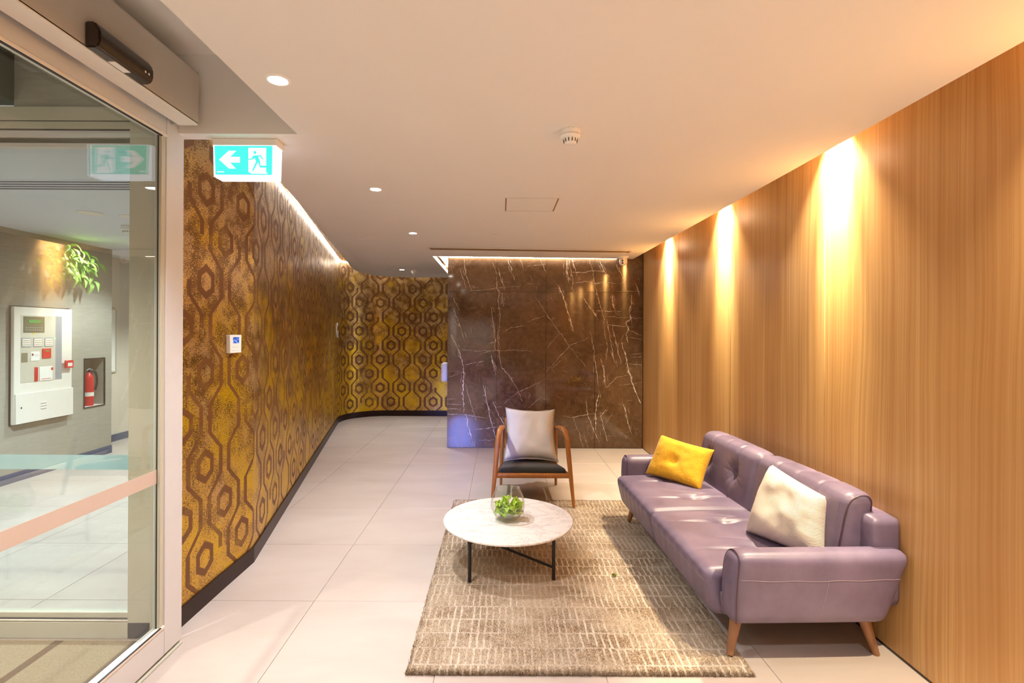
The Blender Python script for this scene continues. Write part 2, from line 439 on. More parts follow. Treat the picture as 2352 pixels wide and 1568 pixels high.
# ================================================================== LIGHTS
WARM = (1.0, .86, .70); NEUT = (.90, .945, 1.0); LED = (1.0, .93, .86)
down = [(-.89, 2.01), (-.88, 3.54), (-.89, 5.10), (-1.58, 8.07)]
P_DOWN = 74
for i, (x, y) in enumerate(down):
    light('downlight_beam', 'SPOT', (x, y, 2.585), P_DOWN, NEUT, (x, y, 0), spot_size=math.radians(112), spot_blend=1.0, shadow_soft_size=.035)
for (x, y, e) in [(-.89, .5, 60), (-.89, -1.0, 100), (.95, .5, 72), (.95, -1.4, 110)]:      # added unseen downlights behind the camera, as fill
    light('downlight_beam', 'SPOT', (x, y, 2.58), e, NEUT, (x, y, 0), spot_size=math.radians(112), spot_blend=1.0, shadow_soft_size=.035)
for y in (1.49, 2.98, 4.48, 5.97, 0.0):
    light('wall_washer_beam', 'SPOT', (1.915, y, 2.892), 1250, (1.0, .84, .52), (2.72, y, 0), spot_size=math.radians(38), spot_blend=1.0, shadow_soft_size=.02)
for y in (1.49, 2.98, 4.48, 5.97, 0.0):
    light('wall_washer_spill', 'SPOT', (1.915, y, 2.892), 210, (1.0, .85, .60), (1.95, y, 0), spot_size=math.radians(80), spot_blend=1.0, shadow_soft_size=.02)
# lobby lights beyond the glass
light('lobby_beam', 'SPOT', (-4.05, 6.1, 2.6), 80, (.94, .97, 1.0), (-4.5, 6.2, 0), spot_size=math.radians(120), spot_blend=.6, shadow_soft_size=.04)
light('lobby_beam', 'SPOT', (-3.3, 4.2, 2.6), 250, (.80, .88, 1.0), (-3.3, 4.2, 0), spot_size=math.radians(130), spot_blend=.7, shadow_soft_size=.05)
light('lobby_beam', 'SPOT', (-4.2, 7.9, 2.6), 100, (1, .97, .95), (-3.9, 7.9, 0), spot_size=math.radians(130), spot_blend=.7, shadow_soft_size=.05)
light('vestibule_beam', 'SPOT', (-2.7, 1.2, 2.75), 120, (1, .92, .82), (-2.7, 1.2, 0), spot_size=math.radians(130), spot_blend=.7, shadow_soft_size=.05)
light('plant_fill_beam', 'SPOT', (-4.62, 5.9, 2.63), 16, (1, 1, .95), (-5.0, 5.85, 2.3), spot_size=math.radians(80), spot_blend=.8, shadow_soft_size=.03)  # added spot without a fixture, only brightens the leaves
# blue LED glow coming in from the street side behind the camera
light('street_led_glow', 'SPOT', (-1.3, -2.4, 1.9), 1300, (.20, .28, 1.0), (-.42, 7.0, .30), spot_size=math.radians(14), spot_blend=.9, shadow_soft_size=.05)

# ================================================================== STRUCTURE
# ---- floor: grout bed + porcelain tiles 0.8 m
floor = box('floor', (-6.3, -3.4, -.06), (2.2, 10.2, -.004), M['grout'], kind='structure')
tile_me = {}
def tile_mesh(w_, d_):
    k = (round(w_, 3), round(d_, 3))
    if k not in tile_me:
        bm = bmesh.new(); add_box(bm, (0, 0, -.012), (w_, d_, 0), .0012)
        me = bpy.data.meshes.new('tile'); bmesh.ops.recalc_face_normals(bm, faces=bm.faces[:]); bm.to_mesh(me); bm.free(); me.materials.append(M['tile']); tile_me[k] = me
    return tile_me[k]
g = .0016
xs = [-5.9+.8*i for i in range(10)]; ys = [-2.59+.8*i for i in range(15)]
for xi in xs:
    for yi in ys:
        x0, x1, y0, y1 = xi, xi+.8, yi, yi+.8
        x0 = max(x0, -5.66); x1 = min(x1, 2.0); y1 = min(y1, 9.75)
        parts_ = [(x0, y0, x1, y1)]
        if x0 < -1.75 and y0 < 2.62:
            if y1 <= 2.63: 
                if x1 <= -1.66: continue
                parts_ = [(-1.745, y0, x1, y1)]
            else:
                parts_ = [(x0, 2.63, min(x1, -1.745), y1)] + ([(-1.745, y0, x1, y1)] if x1 > -1.745 else [])
        for (a0, b0, a1, b1) in parts_:
            if a1-a0 < .03 or b1-b0 < .03: continue
            o = link_mesh('tile', tile_mesh(a1-a0-2*g, b1-b0-2*g), None, floor); o.location = (a0+g, b0+g, 0)
# ---- ceilings
def arc(c, r, a0, a1, n):
    return [(c[0]+r*math.cos(a0+(a1-a0)*i/n), c[1]+r*math.sin(a0+(a1-a0)*i/n)) for i in range(n+1)]
edge = [(-1.475, 2.64), (-1.475, 3.36), (-1.62, 4.2), (-1.80, 5.1), (-1.98, 6.1), (-2.17, 7.1), (-2.30, 7.75), (-2.36, 8.15), (-2.36, 8.5), (-2.27, 8.85), (-2.08, 9.06), (-1.8, 9.17), (-1.4, 9.2)]
out = [(1.775, -3.3), (1.775, 6.80), (-.9, 6.64), (-.905, 9.2)] + edge[::-1] + [(-1.70, 2.64), (-1.70, 2.56), (-1.034, 2.56), (-1.034, -3.3)]
ceiling = prism('ceiling', out, 2.60, 2.66, M['plaster'], kind='structure')
# lid above the coves
prism('ceiling', [(-3.4, 2.64), (1.775, 2.64), (1.775, 6.9), (2.1, 6.9), (2.1, 9.9), (-3.4, 9.9)], 3.05, 3.10, M['plaster'], kind='structure')
# raised recess by the entrance
box('ceiling', (-1.78, -3.3, 3.0), (-.98, 2.56, 3.06), M['plaster'], kind='structure')
box('trim_1', (-1.70, 2.56, 2.66), (-1.034, 2.60, 3.05), M['plaster'], kind='structure')
box('trim_2', (-1.034, -3.3, 2.66), (-.99, 2.60, 3.0), M['plaster'], kind='structure')
# slot above the timber wall
box('trim_3', (1.735, -3.3, 2.66), (1.775, 6.9, 2.95), M['plaster'], kind='structure')
box('ceiling', (1.735, -3.3, 2.95), (2.06, 7.1, 3.0), M['plaster'], kind='structure')
# lobby + vestibule ceilings
wp_ = [(p[0]-.10, p[1]) for p in [(-1.73, 2.70), (-1.715, 3.51), (-2.10, 5.32), (-2.50, 7.2), (-2.84, 8.80)]]
prism('ceiling', [(-6.3, 2.70)]+wp_+[(-3.1, 9.9), (-6.3, 9.9)], 2.665, 2.715, M['lobby_ceil'], kind='structure')
box('ceiling', (-6.3, -3.3, 3.12), (-1.78, 2.64, 3.18), M['dark_ceil'], kind='structure')
# ---- timber wall, panels
wall_r = box('wall_right', (2.0, -3.3, 0), (2.10, 7.1, 2.95), M['blackplastic'], kind='structure')
js = [-3.28, -2.02, -.74, .54, 1.82, 3.09, 4.36, 5.63, 7.03]
for a0, a1 in zip(js[:-1], js[1:]):
    box('panel', (1.98, a0+.0025, .012), (2.0, a1-.0025, 2.94), M['panel'], wall_r, bev=.0015)
box('baseboard_right', (1.9795, -3.28, 0), (1.999, 7.03, .011), M['blackplastic'], kind='structure')
# ---- marble wall
wall_b = box('wall_back', (-.72, 7.05, 0), (2.1, 8.6, 3.05), M['blackplastic'], kind='structure')
mx = [-.74, -.055, .63, 1.31, 1.975]
for a0, a1 in zip(mx[:-1], mx[1:]):
    for z0, z1 in ((.004, 2.17), (2.17, 3.045)):
        box('slab', (a0+.0018, 7.03, z0+.0018), (a1-.0018, 7.05, z1-.0018), M['marble'], wall_b, bev=.001)
for y0, y1 in ((7.051, 7.8), (7.8, 8.6)):
    for z0, z1 in ((.004, 2.17), (2.17, 3.045)):
        box('slab', (-.74, y0+.001, z0+.001), (-.72, y1-.001, z1-.001), M['marble'], wall_b, bev=.001)
# white veins of the stone, laid out on the slab face
def mp(cx, cy):
    px = 1000+cx/3.266; py = 560+cy/3.266
    return ((px+.005*(py-764)-1150)*7.028/F, H-(py-.005*(px-1150)-764)*7.028/F)
VE = [(3, (430,140),(445,180),(462,230),(460,330),(480,370),(470,420),(485,520),(480,620),(465,710),(480,840),(495,920),(560,1000),(620,1100),(650,1180)),
(7, (120,680),(170,790),(205,900),(215,980),(205,1060),(210,1200),(212,1270)), (2.5,(135,400),(180,500)), (3.5,(130,480),(165,560),(190,620),(205,690)),
(2.2,(750,395),(830,520),(900,620),(1000,760),(1060,840),(1130,920)), (10,(985,120),(985,200),(1000,260)), (3,(1030,115),(1045,180),(1075,280)),
(4,(1000,210),(1100,215),(1170,200),(1260,208)), (3,(1050,290),(1130,280),(1200,295),(1270,285),(1350,295)),
(4,(1155,115),(1180,200),(1195,290),(1215,380),(1240,470),(1265,560),(1270,660),(1290,760),(1285,860)), (5,(1235,130),(1260,200),(1290,240)),
(4,(1360,150),(1400,240),(1445,370)), (8,(920,310),(950,370),(985,480),(1010,560),(1040,660)), (5,(1100,375),(1130,440),(1180,500),(1220,570)),
(4,(1285,560),(1310,700),(1335,840),(1345,890)), (4,(1330,610),(1355,740),(1385,860)), (7,(1395,730),(1430,850),(1450,960),(1490,1080),(1540,1200)),
(8,(1470,380),(1475,440),(1455,500),(1465,560),(1430,590),(1450,640),(1430,680),(1445,740)), (4,(1290,605),(1380,615),(1450,620)), (3,(1200,500),(1350,505)),
(6,(1330,380),(1330,440),(1350,500)), (2,(1440,640),(1550,690)), (2,(1440,700),(1550,715)), (2,(1450,900),(1550,905)), (2,(1280,1080),(1360,1000),(1440,985)),
(3.5,(1160,660),(1190,780),(1200,900),(1225,1080)), (4.5,(1240,860),(1265,950),(1275,1080)), (5,(1230,1100),(1210,1200),(1200,1280),(1205,1400)),
(3,(1130,1160),(1140,1270),(1180,1380),(1230,1490)), (2,(1030,1300),(1080,1420),(1110,1530)), (2.5,(1110,1420),(1150,1530)), (2.5,(1400,1150),(1430,1300),(1470,1430)),
(2.2,(510,1200),(620,1110),(740,1060),(830,1010)), (2,(830,960),(920,860),(1010,760),(1150,705)), (1.6,(880,930),(1000,820)), (6,(90,1275),(180,1278),(260,1285),(345,1300)),
(3,(300,1390),(380,1385),(445,1375)), (2.5,(320,1475),(440,1470)), (8,(235,1290),(240,1350),(270,1440),(280,1490)), (4.5,(360,1060),(385,1180),(410,1300),(440,1400),(455,1450)),
(4.5,(430,1180),(470,1270),(520,1370)), (2.5,(250,1140),(280,1250),(310,1330)), (2,(225,1050),(250,1150)), (2,(160,790),(300,800),(480,800),(640,795),(720,805)),
(2,(220,905),(300,890),(370,880)), (2,(100,1000),(210,960)), (2,(500,670),(560,630),(680,610)), (1.6,(680,585),(820,540)), (1.5,(240,355),(400,340),(560,320),(640,315)),
(3,(215,120),(230,230),(270,350)), (2.5,(180,180),(215,280),(235,350)), (3,(545,120),(580,240)), (2.5,(780,110),(835,220)), (3,(470,180),(520,350)), (7,(420,830),(440,940)),
(3.5,(415,460),(440,620),(450,800)), (3,(1500,290),(1525,370)), (2,(1320,270),(1330,330)), (1.6,(1360,355),(1520,355)), (2,(90,1200),(200,1205)), (2,(90,1165),(150,1163)),
(2.5,(90,1235),(200,1240)), (3,(500,360),(505,450)), (2.5,(950,1290),(1020,1300),(1130,1280),(1200,1270)), (1.6,(1380,1060),(1550,1040)), (5,(170,1500),(200,1535)), (2,(860,380),(880,430)),
(1.6,(1460,830),(1550,820)),(1.6,(1460,850),(1550,845)),(2,(1240,540),(1550,560)),(2,(640,110),(660,200)),(2,(690,170),(830,150)),(1.6,(930,670),(840,780)),
(3,(1000,120),(1030,260),(1030,360)),(3,(1420,1200),(1460,1400)),(2.5,(400,750),(440,735)),(2,(330,830),(420,800)),(1.6,(700,1230),(800,1140)),(1.6,(1250,1400),(1330,1260)),(3,(1280,1240),(1240,1290),(1290,1480))]
bm = bmesh.new()
def add_vein(pts, wd, y=7.0291):
    P = []
    for (a, b) in zip(pts[:-1], pts[1:]):
        L_ = math.hypot(b[0]-a[0], b[1]-a[1]); n_ = max(2, int(L_/14))
        for i in range(n_):
            t = i/n_; j = min(1, L_/60)
            P.append((a[0]+(b[0]-a[0])*t+random.gauss(0, 2.2)*j, a[1]+(b[1]-a[1])*t+random.gauss(0, 2.2)*j))
    P.append(pts[-1]); n_ = len(P); prev = None
    for i, p in enumerate(P):
        t = i/(n_-1); q0 = P[max(i-1, 0)]; q1 = P[min(i+1, n_-1)]
        dx, dy = q1[0]-q0[0], q1[1]-q0[1]; l = math.hypot(dx, dy) or 1
        hw = wd*.5*(.25+.75*math.sin(PI*min(1, max(0, t*.96+.02)))**.5)*random.uniform(.35, 1.25)
        a = (p[0]-dy/l*hw, p[1]+dx/l*hw); b = (p[0]+dy/l*hw, p[1]-dx/l*hw)
        A, B = mp(*a), mp(*b)
        va = bm.verts.new((max(-.738, min(1.973, A[0])), y, max(.01, min(2.71, A[1])))); vb = bm.verts.new((max(-.738, min(1.973, B[0])), y, max(.01, min(2.71, B[1]))))
        if prev: bm.faces.new((prev[0], va, vb, prev[1]))
        prev = (va, vb)
for v in VE:
    add_vein(v[1:], v[0]*1.1)
    if v[0] >= 3:      # splinters beside the thick veins
        for _ in range(int(v[0]*1.6)):
            i = random.randrange(len(v)-2)+1; t = random.random()
            x = v[i][0]+(v[i+1][0]-v[i][0])*t + random.gauss(0, 11); y_ = v[i][1]+(v[i+1][1]-v[i][1])*t
            dx = v[i+1][0]-v[i][0]; dy = v[i+1][1]-v[i][1]; l = math.hypot(dx, dy); ll = random.uniform(18, 60)
            add_vein([(x, y_), (x+dx/l*ll+random.gauss(0, 4), y_+dy/l*ll)], 2.2)
for _ in range(150):
    x = random.uniform(95, 1540); y_ = random.uniform(120, 1500); a = random.choice([random.gauss(1.32, .15), random.gauss(.1, .25)]); ll = random.uniform(14, 70)
    add_vein([(x, y_), (x+math.cos(a)*ll, y_+math.sin(a)*ll)], random.uniform(.5, 1.2))
build('vein', bm, M['vein'], wall_b, kind='stuff', label='white veins crossing the brown stone')
# ---- curved wallpaper wall
d = Vector((-.2126, 1)).normalized()
Ysec = 9.70; Xc = -1.715-.2126*(Ysec-3.51); R_ = .72; T_ = R_*math.tan(math.radians(51))
ts = Vector((Xc, Ysec))-d*T_
nrm_in = Vector((d.y, -d.x)); cen = ts+nrm_in*R_
a0 = math.atan2(ts.y-cen.y, ts.x-cen.x); a0 = a0 if a0 > 0 else a0+2*PI
pathL = [(-1.73, 2.66), (-1.725, 3.1), (-1.715, 3.51)]
Lseg = (ts-Vector((-1.715, 3.51))).length
for i in range(1, 9): p = Vector((-1.715, 3.51))+d*Lseg*i/9; pathL.append((p.x, p.y))
pathL += arc(cen, R_, a0, PI/2, 20)
for x in (-1.6, -.7, .3, 1.2, 2.05): pathL.append((x, Ysec))
def curved(name, path, z0, z1, mat, thick, kind='structure', off=0.0, parent=None):
    me = bpy.data.meshes.new(name); bm = bmesh.new(); uvl = bm.loops.layers.uv.new('UVMap')
    s = 0; rows = []; P = [Vector(p) for p in path]
    for i, p in enumerate(P):
        if i: s += (p-P[i-1]).length
        t = (P[min(i+1, len(P)-1)]-P[max(i-1, 0)]).normalized(); nn = Vector((t.y, -t.x))
        q0 = p+nn*off; q1 = p-nn*thick
        rows.append((s, [bm.verts.new((q0.x, q0.y, z0)), bm.verts.new((q0.x, q0.y, z1)), bm.verts.new((q1.x, q1.y, z1)), bm.verts.new((q1.x, q1.y, z0))]))
    for (sa, A), (sb, B) in zip(rows[:-1], rows[1:]):
        for k in range(4):
            f = bm.faces.new((A[k], B[k], B[(k+1) % 4], A[(k+1) % 4]))
            zz = [z0, z1, z1, z0]
            for lp, (ss, z) in zip(f.loops, [(sa, zz[k]), (sb, zz[k]), (sb, zz[(k+1) % 4]), (sa, zz[(k+1) % 4])]):
                lp[uvl].uv = (ss, z)
    bm.faces.new(rows[0][1]); bm.faces.new(rows[-1][1][::-1])
    bmesh.ops.recalc_face_normals(bm, faces=bm.faces[:]); bm.to_mesh(me); bm.free()
    me.shade_smooth(); me.set_sharp_from_angle(angle=math.radians(9))
    return link_mesh(name, me, mat, parent, kind=kind)
wall_l = curved('wall_left', pathL, 0, 3.05, M['wallpaper'], .09)
curved('baseboard_left', pathL[:-3], 0.0, .105, M['base'], 0.0, off=.012)
# ---- lobby walls
wl = prism('wall_lobby', [(-5.12, 2.7), (-5.12, 6.214), (-5.35, 6.214), (-5.35, 2.7)], 0, 2.68, M['grass'], kind='structure')
box('wall_lobby', (-5.35, 6.214, 0), (-5.12, 6.545, .645), M['grass'], kind='structure')
box('wall_lobby', (-5.35, 6.214, 1.255), (-5.12, 6.545, 2.68), M['grass'], kind='structure')
box('wall_lobby', (-5.35, 6.545, 0), (-5.12, 6.66, 2.68), M['grass'], kind='structure')
box('wall_lobby', (-5.40, 6.214, .645), (-5.33, 6.545, 1.255), M['grass'], kind='structure')
box('wall_lobby', (-5.75, 6.62, 0), (-5.60, 9.9, 2.68), M['creamwall'], kind='structure')
box('wall_lobby', (-5.75, 9.8, 0), (-3.1, 9.9, 2.68), M['creamwall'], kind='structure')
box('wall_lobby', (-6.3, 2.7, 0), (-5.35, 2.8, 2.68), M['creamwall'], kind='structure')
box('baseboard_lobby', (-5.121, 2.7, 0), (-5.108, 6.66, .10), M['base_blue'], kind='structure')
box('baseboard_lobby', (-5.60, 6.66, 0), (-5.588, 9.8, .10), M['base_blue'], kind='structure')
# ---- wall over the sliding door, wall left of it towards the camera
box('wall_left', (-1.80, -3.3, 2.90), (-1.70, 2.62, 3.06), M['plaster'], kind='structure')
box('wall_left', (-1.80, -3.3, 0), (-1.70, -.12, 2.90), M['creamwall'], kind='structure')
# door pocket behind the jamb
box('trim_4', (-1.80, 2.606, 0), (-1.70, 2.675, 2.72), M['alu_grey'], kind='structure')
# vestibule walls
box('wall_vestibule', (-2.56, 2.655, 2.765), (-1.72, 2.70, 3.12), M['grass'], kind='structure')
box('wall_vestibule', (-4.6, 1.9, 2.80), (-2.56, 2.70, 3.12), M['dark_ceil'], kind='structure')
box('wall_vestibule', (-3.6, -1.3, 0), (-3.5, 2.64, 3.12), M['creamwall'], kind='structure')
matf = box('entrance_mat', (-3.48, -1.2, -.003), (-1.76, 2.60, .008), M['mat'], label='brown ribbed entrance mat behind the glass sliding door', cat='doormat')
# ---- LED coves (real strips on the cove lids)
strip = emit('led_strip_glow', LED, 14)
prev = None
cl = []
for k_ in range(len(pathL)-6):
    a_ = Vector(pathL[k_]); t_ = (Vector(pathL[k_+1])-a_).normalized(); cl.append((a_.x+t_.y*.022, a_.y-t_.x*.022))
cl += [(-1.6, 9.678), (-.98, 9.678)]
tube('cove_light_strip', [(x, y, 2.868) for x, y in cl], .007, strip, squash=(1, 1), seg=6, label='continuous white light strip in the ceiling cove over the patterned wall', cat='strip light')
tube('cove_light_strip', [(-.72, 7.012, 2.648), (1.60, 7.012, 2.640)], .008, emit('led_strip_white', (1, .88, .72), 24), seg=6, label='white light strip in the slot above the brown marble wall', cat='strip light')
tube('cove_light_strip', [(-.82, 6.68, 2.70), (-.82, 8.6, 2.70)], .074, emit('led_strip_broad', (1, .95, .90), 4), seg=8, squash=(.2, 1), label='broad white light strip in the slot beside the marble block', cat='strip light')
# ================================================================== ENTRANCE
door = empty('door_1', (-1.66, 2.6, 0), kind='structure')
def dbox(name, lo, hi, mat, par=None, bev=.002, **k):
    o = box(name, lo, hi, mat, None, bev=bev, **k); p = par or door
    o.parent = p; o.matrix_parent_inverse = Matrix.Translation(-Vector(p_world(p))); return o
def p_world(o):
    v = Vector(o.location)
    while o.parent: o = o.parent; v = v+o.location
    return v
def leaf_door(Y1, Y0):
    dbox('stile', (-1.695, Y1-.135, .02), (-1.635, Y1, 2.655), M['alu'])
    dbox('stile', (-1.695, Y0, .02), (-1.635, Y0+.10, 2.655), M['alu'])
    dbox('top_rail', (-1.695, Y0+.10, 2.56), (-1.635, Y1-.135, 2.655), M['alu'])
    dbox('bottom_rail', (-1.695, Y0+.10, .02), (-1.635, Y1-.135, .15), M['alu'])
    dbox('glazing_bead', (-1.66, Y0+.10, .15), (-1.632, Y1-.135, .165), M['whitemetal'])
    dbox('glazing_bead', (-1.66, Y0+.10, 2.545), (-1.632, Y1-.135, 2.56), M['whitemetal'])
    dbox('glazing_bead', (-1.668, Y1-.165, .15), (-1.640, Y1-.135, 2.56), M['alu_grey'])
    dbox('gasket', (-1.6565, Y1-.168, .165), (-1.653, Y1-.165, 2.545), M['black'], bev=0)
    dbox('gasket', (-1.636, Y0+.10, .165), (-1.630, Y1-.165, .169), M['black'], bev=0)
    dbox('gasket', (-1.645, Y0+.10, 2.541), (-1.634, Y1-.165, 2.545), M['black'], bev=0)
    dbox('pane', (-1.664, Y0+.10, .155), (-1.656, Y1-.160, 2.555), M['glass_door'], bev=0)
    dbox('decal_band', (-1.6555, Y0+.10, .865), (-1.6545, Y1-.165, .932), M['decal_pink'], bev=0)
leaf_door(2.605, 1.15)
leaf_door(1.14, -.10)
# floor guide and threshold
box('trim_5', (-1.735, -.1, 0), (-1.625, 2.60, .008), M['alu_grey'], bev=.002, kind='structure')
# operator header
hd = empty('door_operator', (-1.6, 1.2, 2.62), label='long grey automatic door operator box above the sliding glass door', cat='door operator')
def hb(name, lo, hi, mat, par=hd, bev=.003, **k):
    o = box(name, lo, hi, mat, None, bev=bev, **k); o.parent = par; o.matrix_parent_inverse = Matrix.Translation(-p_world(par)); return o
hb('housing', (-1.70, -.12, 2.70), (-1.507, 2.50, 2.88), M['header'])
hb('cover', (-1.52, -.12, 2.622), (-1.503, 2.505, 2.872), M['header'])
hb('bottom_lip', (-1.60, -.12, 2.618), (-1.503, 2.505, 2.632), M['whitemetal'])
hb('end_cap', (-1.70, 2.50, 2.622), (-1.503, 2.510, 2.88), M['header'])
hb('track', (-1.685, -.1, 2.655), (-1.60, 2.50, 2.70), M['blackplastic'])
hb('track_clip', (-1.63, 1.98, 2.645), (-1.60, 2.16, 2.66), M['whitemetal'])
hb('track_clip', (-1.63, 1.25, 2.645), (-1.60, 1.42, 2.66), M['whitemetal'])
hb('cable_guide', (-1.64, 2.22, 2.645), (-1.61, 2.46, 2.66), M['greymetal'])
sens = empty('motion_sensor', (0, 0, 0)); sens.parent = hd; sens.matrix_parent_inverse = Matrix.Translation(-p_world(hd))
bm = bmesh.new()
add_prism(bm, [(-1.504, 2.716), (-1.47, 2.716), (-1.447, 2.685), (-1.447, 2.64), (-1.462, 2.622), (-1.504, 2.622)], 1.82, 2.105, 'y')
bmesh.ops.bevel(bm, geom=bm.edges[:], offset=.006, segments=2, affect='EDGES')
o = build('sensor_body', bm, M['blackplastic'], sens, smooth='auto')
box('sensor_window', (-1.496, 1.92, 2.6195), (-1.468, 2.0, 2.623), M['white'], sens, bev=.001, label='clear pale lens window')
for k in range(2): box('sensor_mark', (-1.4475, 2.05+.02*k, 2.648), (-1.4462, 2.058+.02*k, 2.656), M['white'], sens)
# perpendicular glass screen of the vestibule
win = empty('window_1', (-2.5, 2.66, 0), kind='structure')
def wb(name, lo, hi, mat, bev=.002, **k):
    o = box(name, lo, hi, mat, None, bev=bev, **k); o.parent = win; o.matrix_parent_inverse = Matrix.Translation(-Vector(win.location)); return o
wb('bottom_rail', (-4.6, 2.63, .0), (-1.80, 2.69, .085), M['alu_grey'])
wb('bottom_rail', (-4.6, 2.64, .085), (-1.93, 2.68, .13), M['alu_grey'])
wb('glazing_bead', (-4.6, 2.628, .090), (-1.93, 2.64, .098), M['whitemetal'])
wb('gasket', (-4.6, 2.634, .098), (-1.93, 2.64, .104), M['black'], 0)
wb('stile', (-1.934, 2.63, 0), (-1.80, 2.69, 2.765), M['alu_grey'])
wb('stile', (-3.46, 2.63, 0), (-3.40, 2.69, 2.765), M['alu_grey'])
wb('top_rail', (-4.6, 2.63, 2.695), (-1.80, 2.69, 2.765), M['alu_grey'])
wb('top_rail', (-4.6, 2.635, 2.652), (-1.80, 2.69, 2.69), M['alu_grey'])
wb('top_rail', (-4.6, 2.645, 2.61), (-1.93, 2.68, 2.647), M['alu'])
wb('gasket', (-4.6, 2.640, 2.690), (-1.80, 2.65, 2.695), M['black'], 0)
wb('gasket', (-4.6, 2.640, 2.645), (-1.93, 2.65, 2.653), M['black'], 0)
wb('track', (-4.6, 2.66, 2.583), (-1.93, 2.68, 2.61), M['dark_ceil'], 0)
wb('top_rail', (-4.6, 2.65, 2.56), (-1.93, 2.68, 2.583), M['alu'])
wb('pane', (-4.6, 2.657, .10), (-1.93, 2.663, 2.62), M['glass_screen'], 0)
wb('decal_band', (-4.6, 2.6555, .872), (-1.935, 2.6565, .948), M['decal_blue'], 0)

# ================================================================== EXIT SIGN
ex = empty('exit_sign', (-1.335, 2.665, 2.5), label='green illuminated exit sign with white arrow and running figure on the ceiling', cat='exit sign')
def eb(name, bm, mat, smooth=False, **k):
    o = build(name, bm, mat, ex, smooth, **k); o.matrix_parent_inverse = Matrix.Translation(-Vector(ex.location)); return o
bm = bmesh.new(); add_box(bm, (-1.50, 2.62, 2.565), (-1.165, 2.715, 2.60), .003); eb('housing', bm, M['white'])
bm = bmesh.new(); add_prism(bm, [(-1.492, 2.402), (-1.18, 2.402), (-1.176, 2.567), (-1.496, 2.567)], 2.624, 2.71, 'y')
eb('diffuser', bm, emit('sign_diffuser_white', (.95, .93, 1.0), .75))
bm = bmesh.new(); add_prism(bm, [(-1.482, 2.412), (-1.19, 2.412), (-1.188, 2.562), (-1.488, 2.562)], 2.6215, 2.6238, 'y')
eb('face_panel', bm, emit('sign_green', (.06, .93, .72), .47), label='turquoise green sign face')
wsg = emit('sign_white', (1, 1, 1), .6); gsg = emit('sign_green_figure', (.06, .93, .72), .47)
# sign artwork from a 2352x1372 view of the sign: x 300..1650, y 380..1050
def sp(px, py): return (-1.486+(px-310)/(1650-310)*.296, 2.562-(py-380)/(1050-380)*.150)
bm = bmesh.new()
add_prism(bm, [sp(*p) for p in [(415, 705), (640, 500), (810, 500), (670, 640), (900, 640), (900, 770), (670, 770), (805, 910), (650, 910)]], 2.6200, 2.6214, 'y')
eb('arrow', bm, wsg, label='white arrow pointing left')
bm = bmesh.new()
add_prism(bm, [sp(*p) for p in [(1100, 430), (1515, 430), (1515, 820), (1515, 985), (1560, 1025), (1180, 1025), (1105, 985)]], 2.6202, 2.6214, 'y')
eb('doorway_symbol', bm, wsg, label='white doorway behind the figure')
bm = bmesh.new()
FIG = [[(1255+33*math.cos(a), 537+38*math.sin(a)) for a in [2*PI*k/14 for k in range(14)]],
 [(1215, 610), (1395, 598), (1450, 690), (1430, 700), (1370, 625), (1335, 630), (1375, 740), (1390, 840), (1500, 840), (1565, 885), (1555, 890), (1370, 885), (1350, 800), (1325, 765), (1225, 960), (1190, 960), (1285, 740), (1250, 668), (1190, 705), (1100, 708), (1100, 685), (1180, 680)]]
for poly in FIG: add_prism(bm, [sp(*p) for p in poly], 2.6188, 2.6201, 'y')
eb('running_figure', bm, gsg, label='green running figure')
bm = bmesh.new(); add_prism(bm, [sp(*p) for p in [(365, 975), (530, 975), (530, 995), (365, 995)]], 2.6204, 2.6214, 'y'); eb('print_line', bm, wsg)

# ================================================================== CEILING FIXTURES
def offs(o, par): o.parent = par; o.matrix_parent_inverse = Matrix.Translation(-p_world(par)); return o
lamp_e = emit('downlight_lens', (1, .93, .82), 40)
dl_lab = ['nearest recessed downlight beside the door bulkhead', 'second recessed downlight along the ceiling from the door', 'third recessed downlight along the ceiling from the door', 'farthest recessed downlight over the curved corridor']
def downlight(x, y, lab):
    t = empty('downlight', (x, y, 2.6), label='bright round '+lab, cat='downlight', group='recessed downlights')
    offs(lathe('trim_ring', [(.036, -.0015), (.040, -.004), (.047, -.003), (.049, .0)], (x, y, 2.6), M['white'], seg=28), t)
    offs(lathe('reflector', [(.0355, -.0022), (.0365, -.0034), (.0375, -.0020)], (x, y, 2.6), M['white'], seg=24), t)
    offs(lathe('lens', [(.0, -.0025), (.036, -.0020)], (x, y, 2.6), lamp_e, seg=24), t)
    return t
for (x, y), lb in zip(down, dl_lab): downlight(x, y, lb)
# washers in the slot
for k, y in enumerate((1.49, 2.98, 4.48, 5.97)):
    t = empty('wall_washer', (1.918, y, 2.95), label=['slot spotlight above the sofa arm nearest the camera', 'slot spotlight over the middle of the sofa wall', 'slot spotlight above the far end of the sofa', 'slot spotlight nearest the marble wall'][k], cat='spotlight', group='spotlights in the slot above the timber wall')
    offs(lathe('can', [(.0, .052), (.035, .052), (.035, .0), (.030, .0), (.030, .03), (.0, .03)], (1.918, y, 2.897), M['white'], seg=20), t)
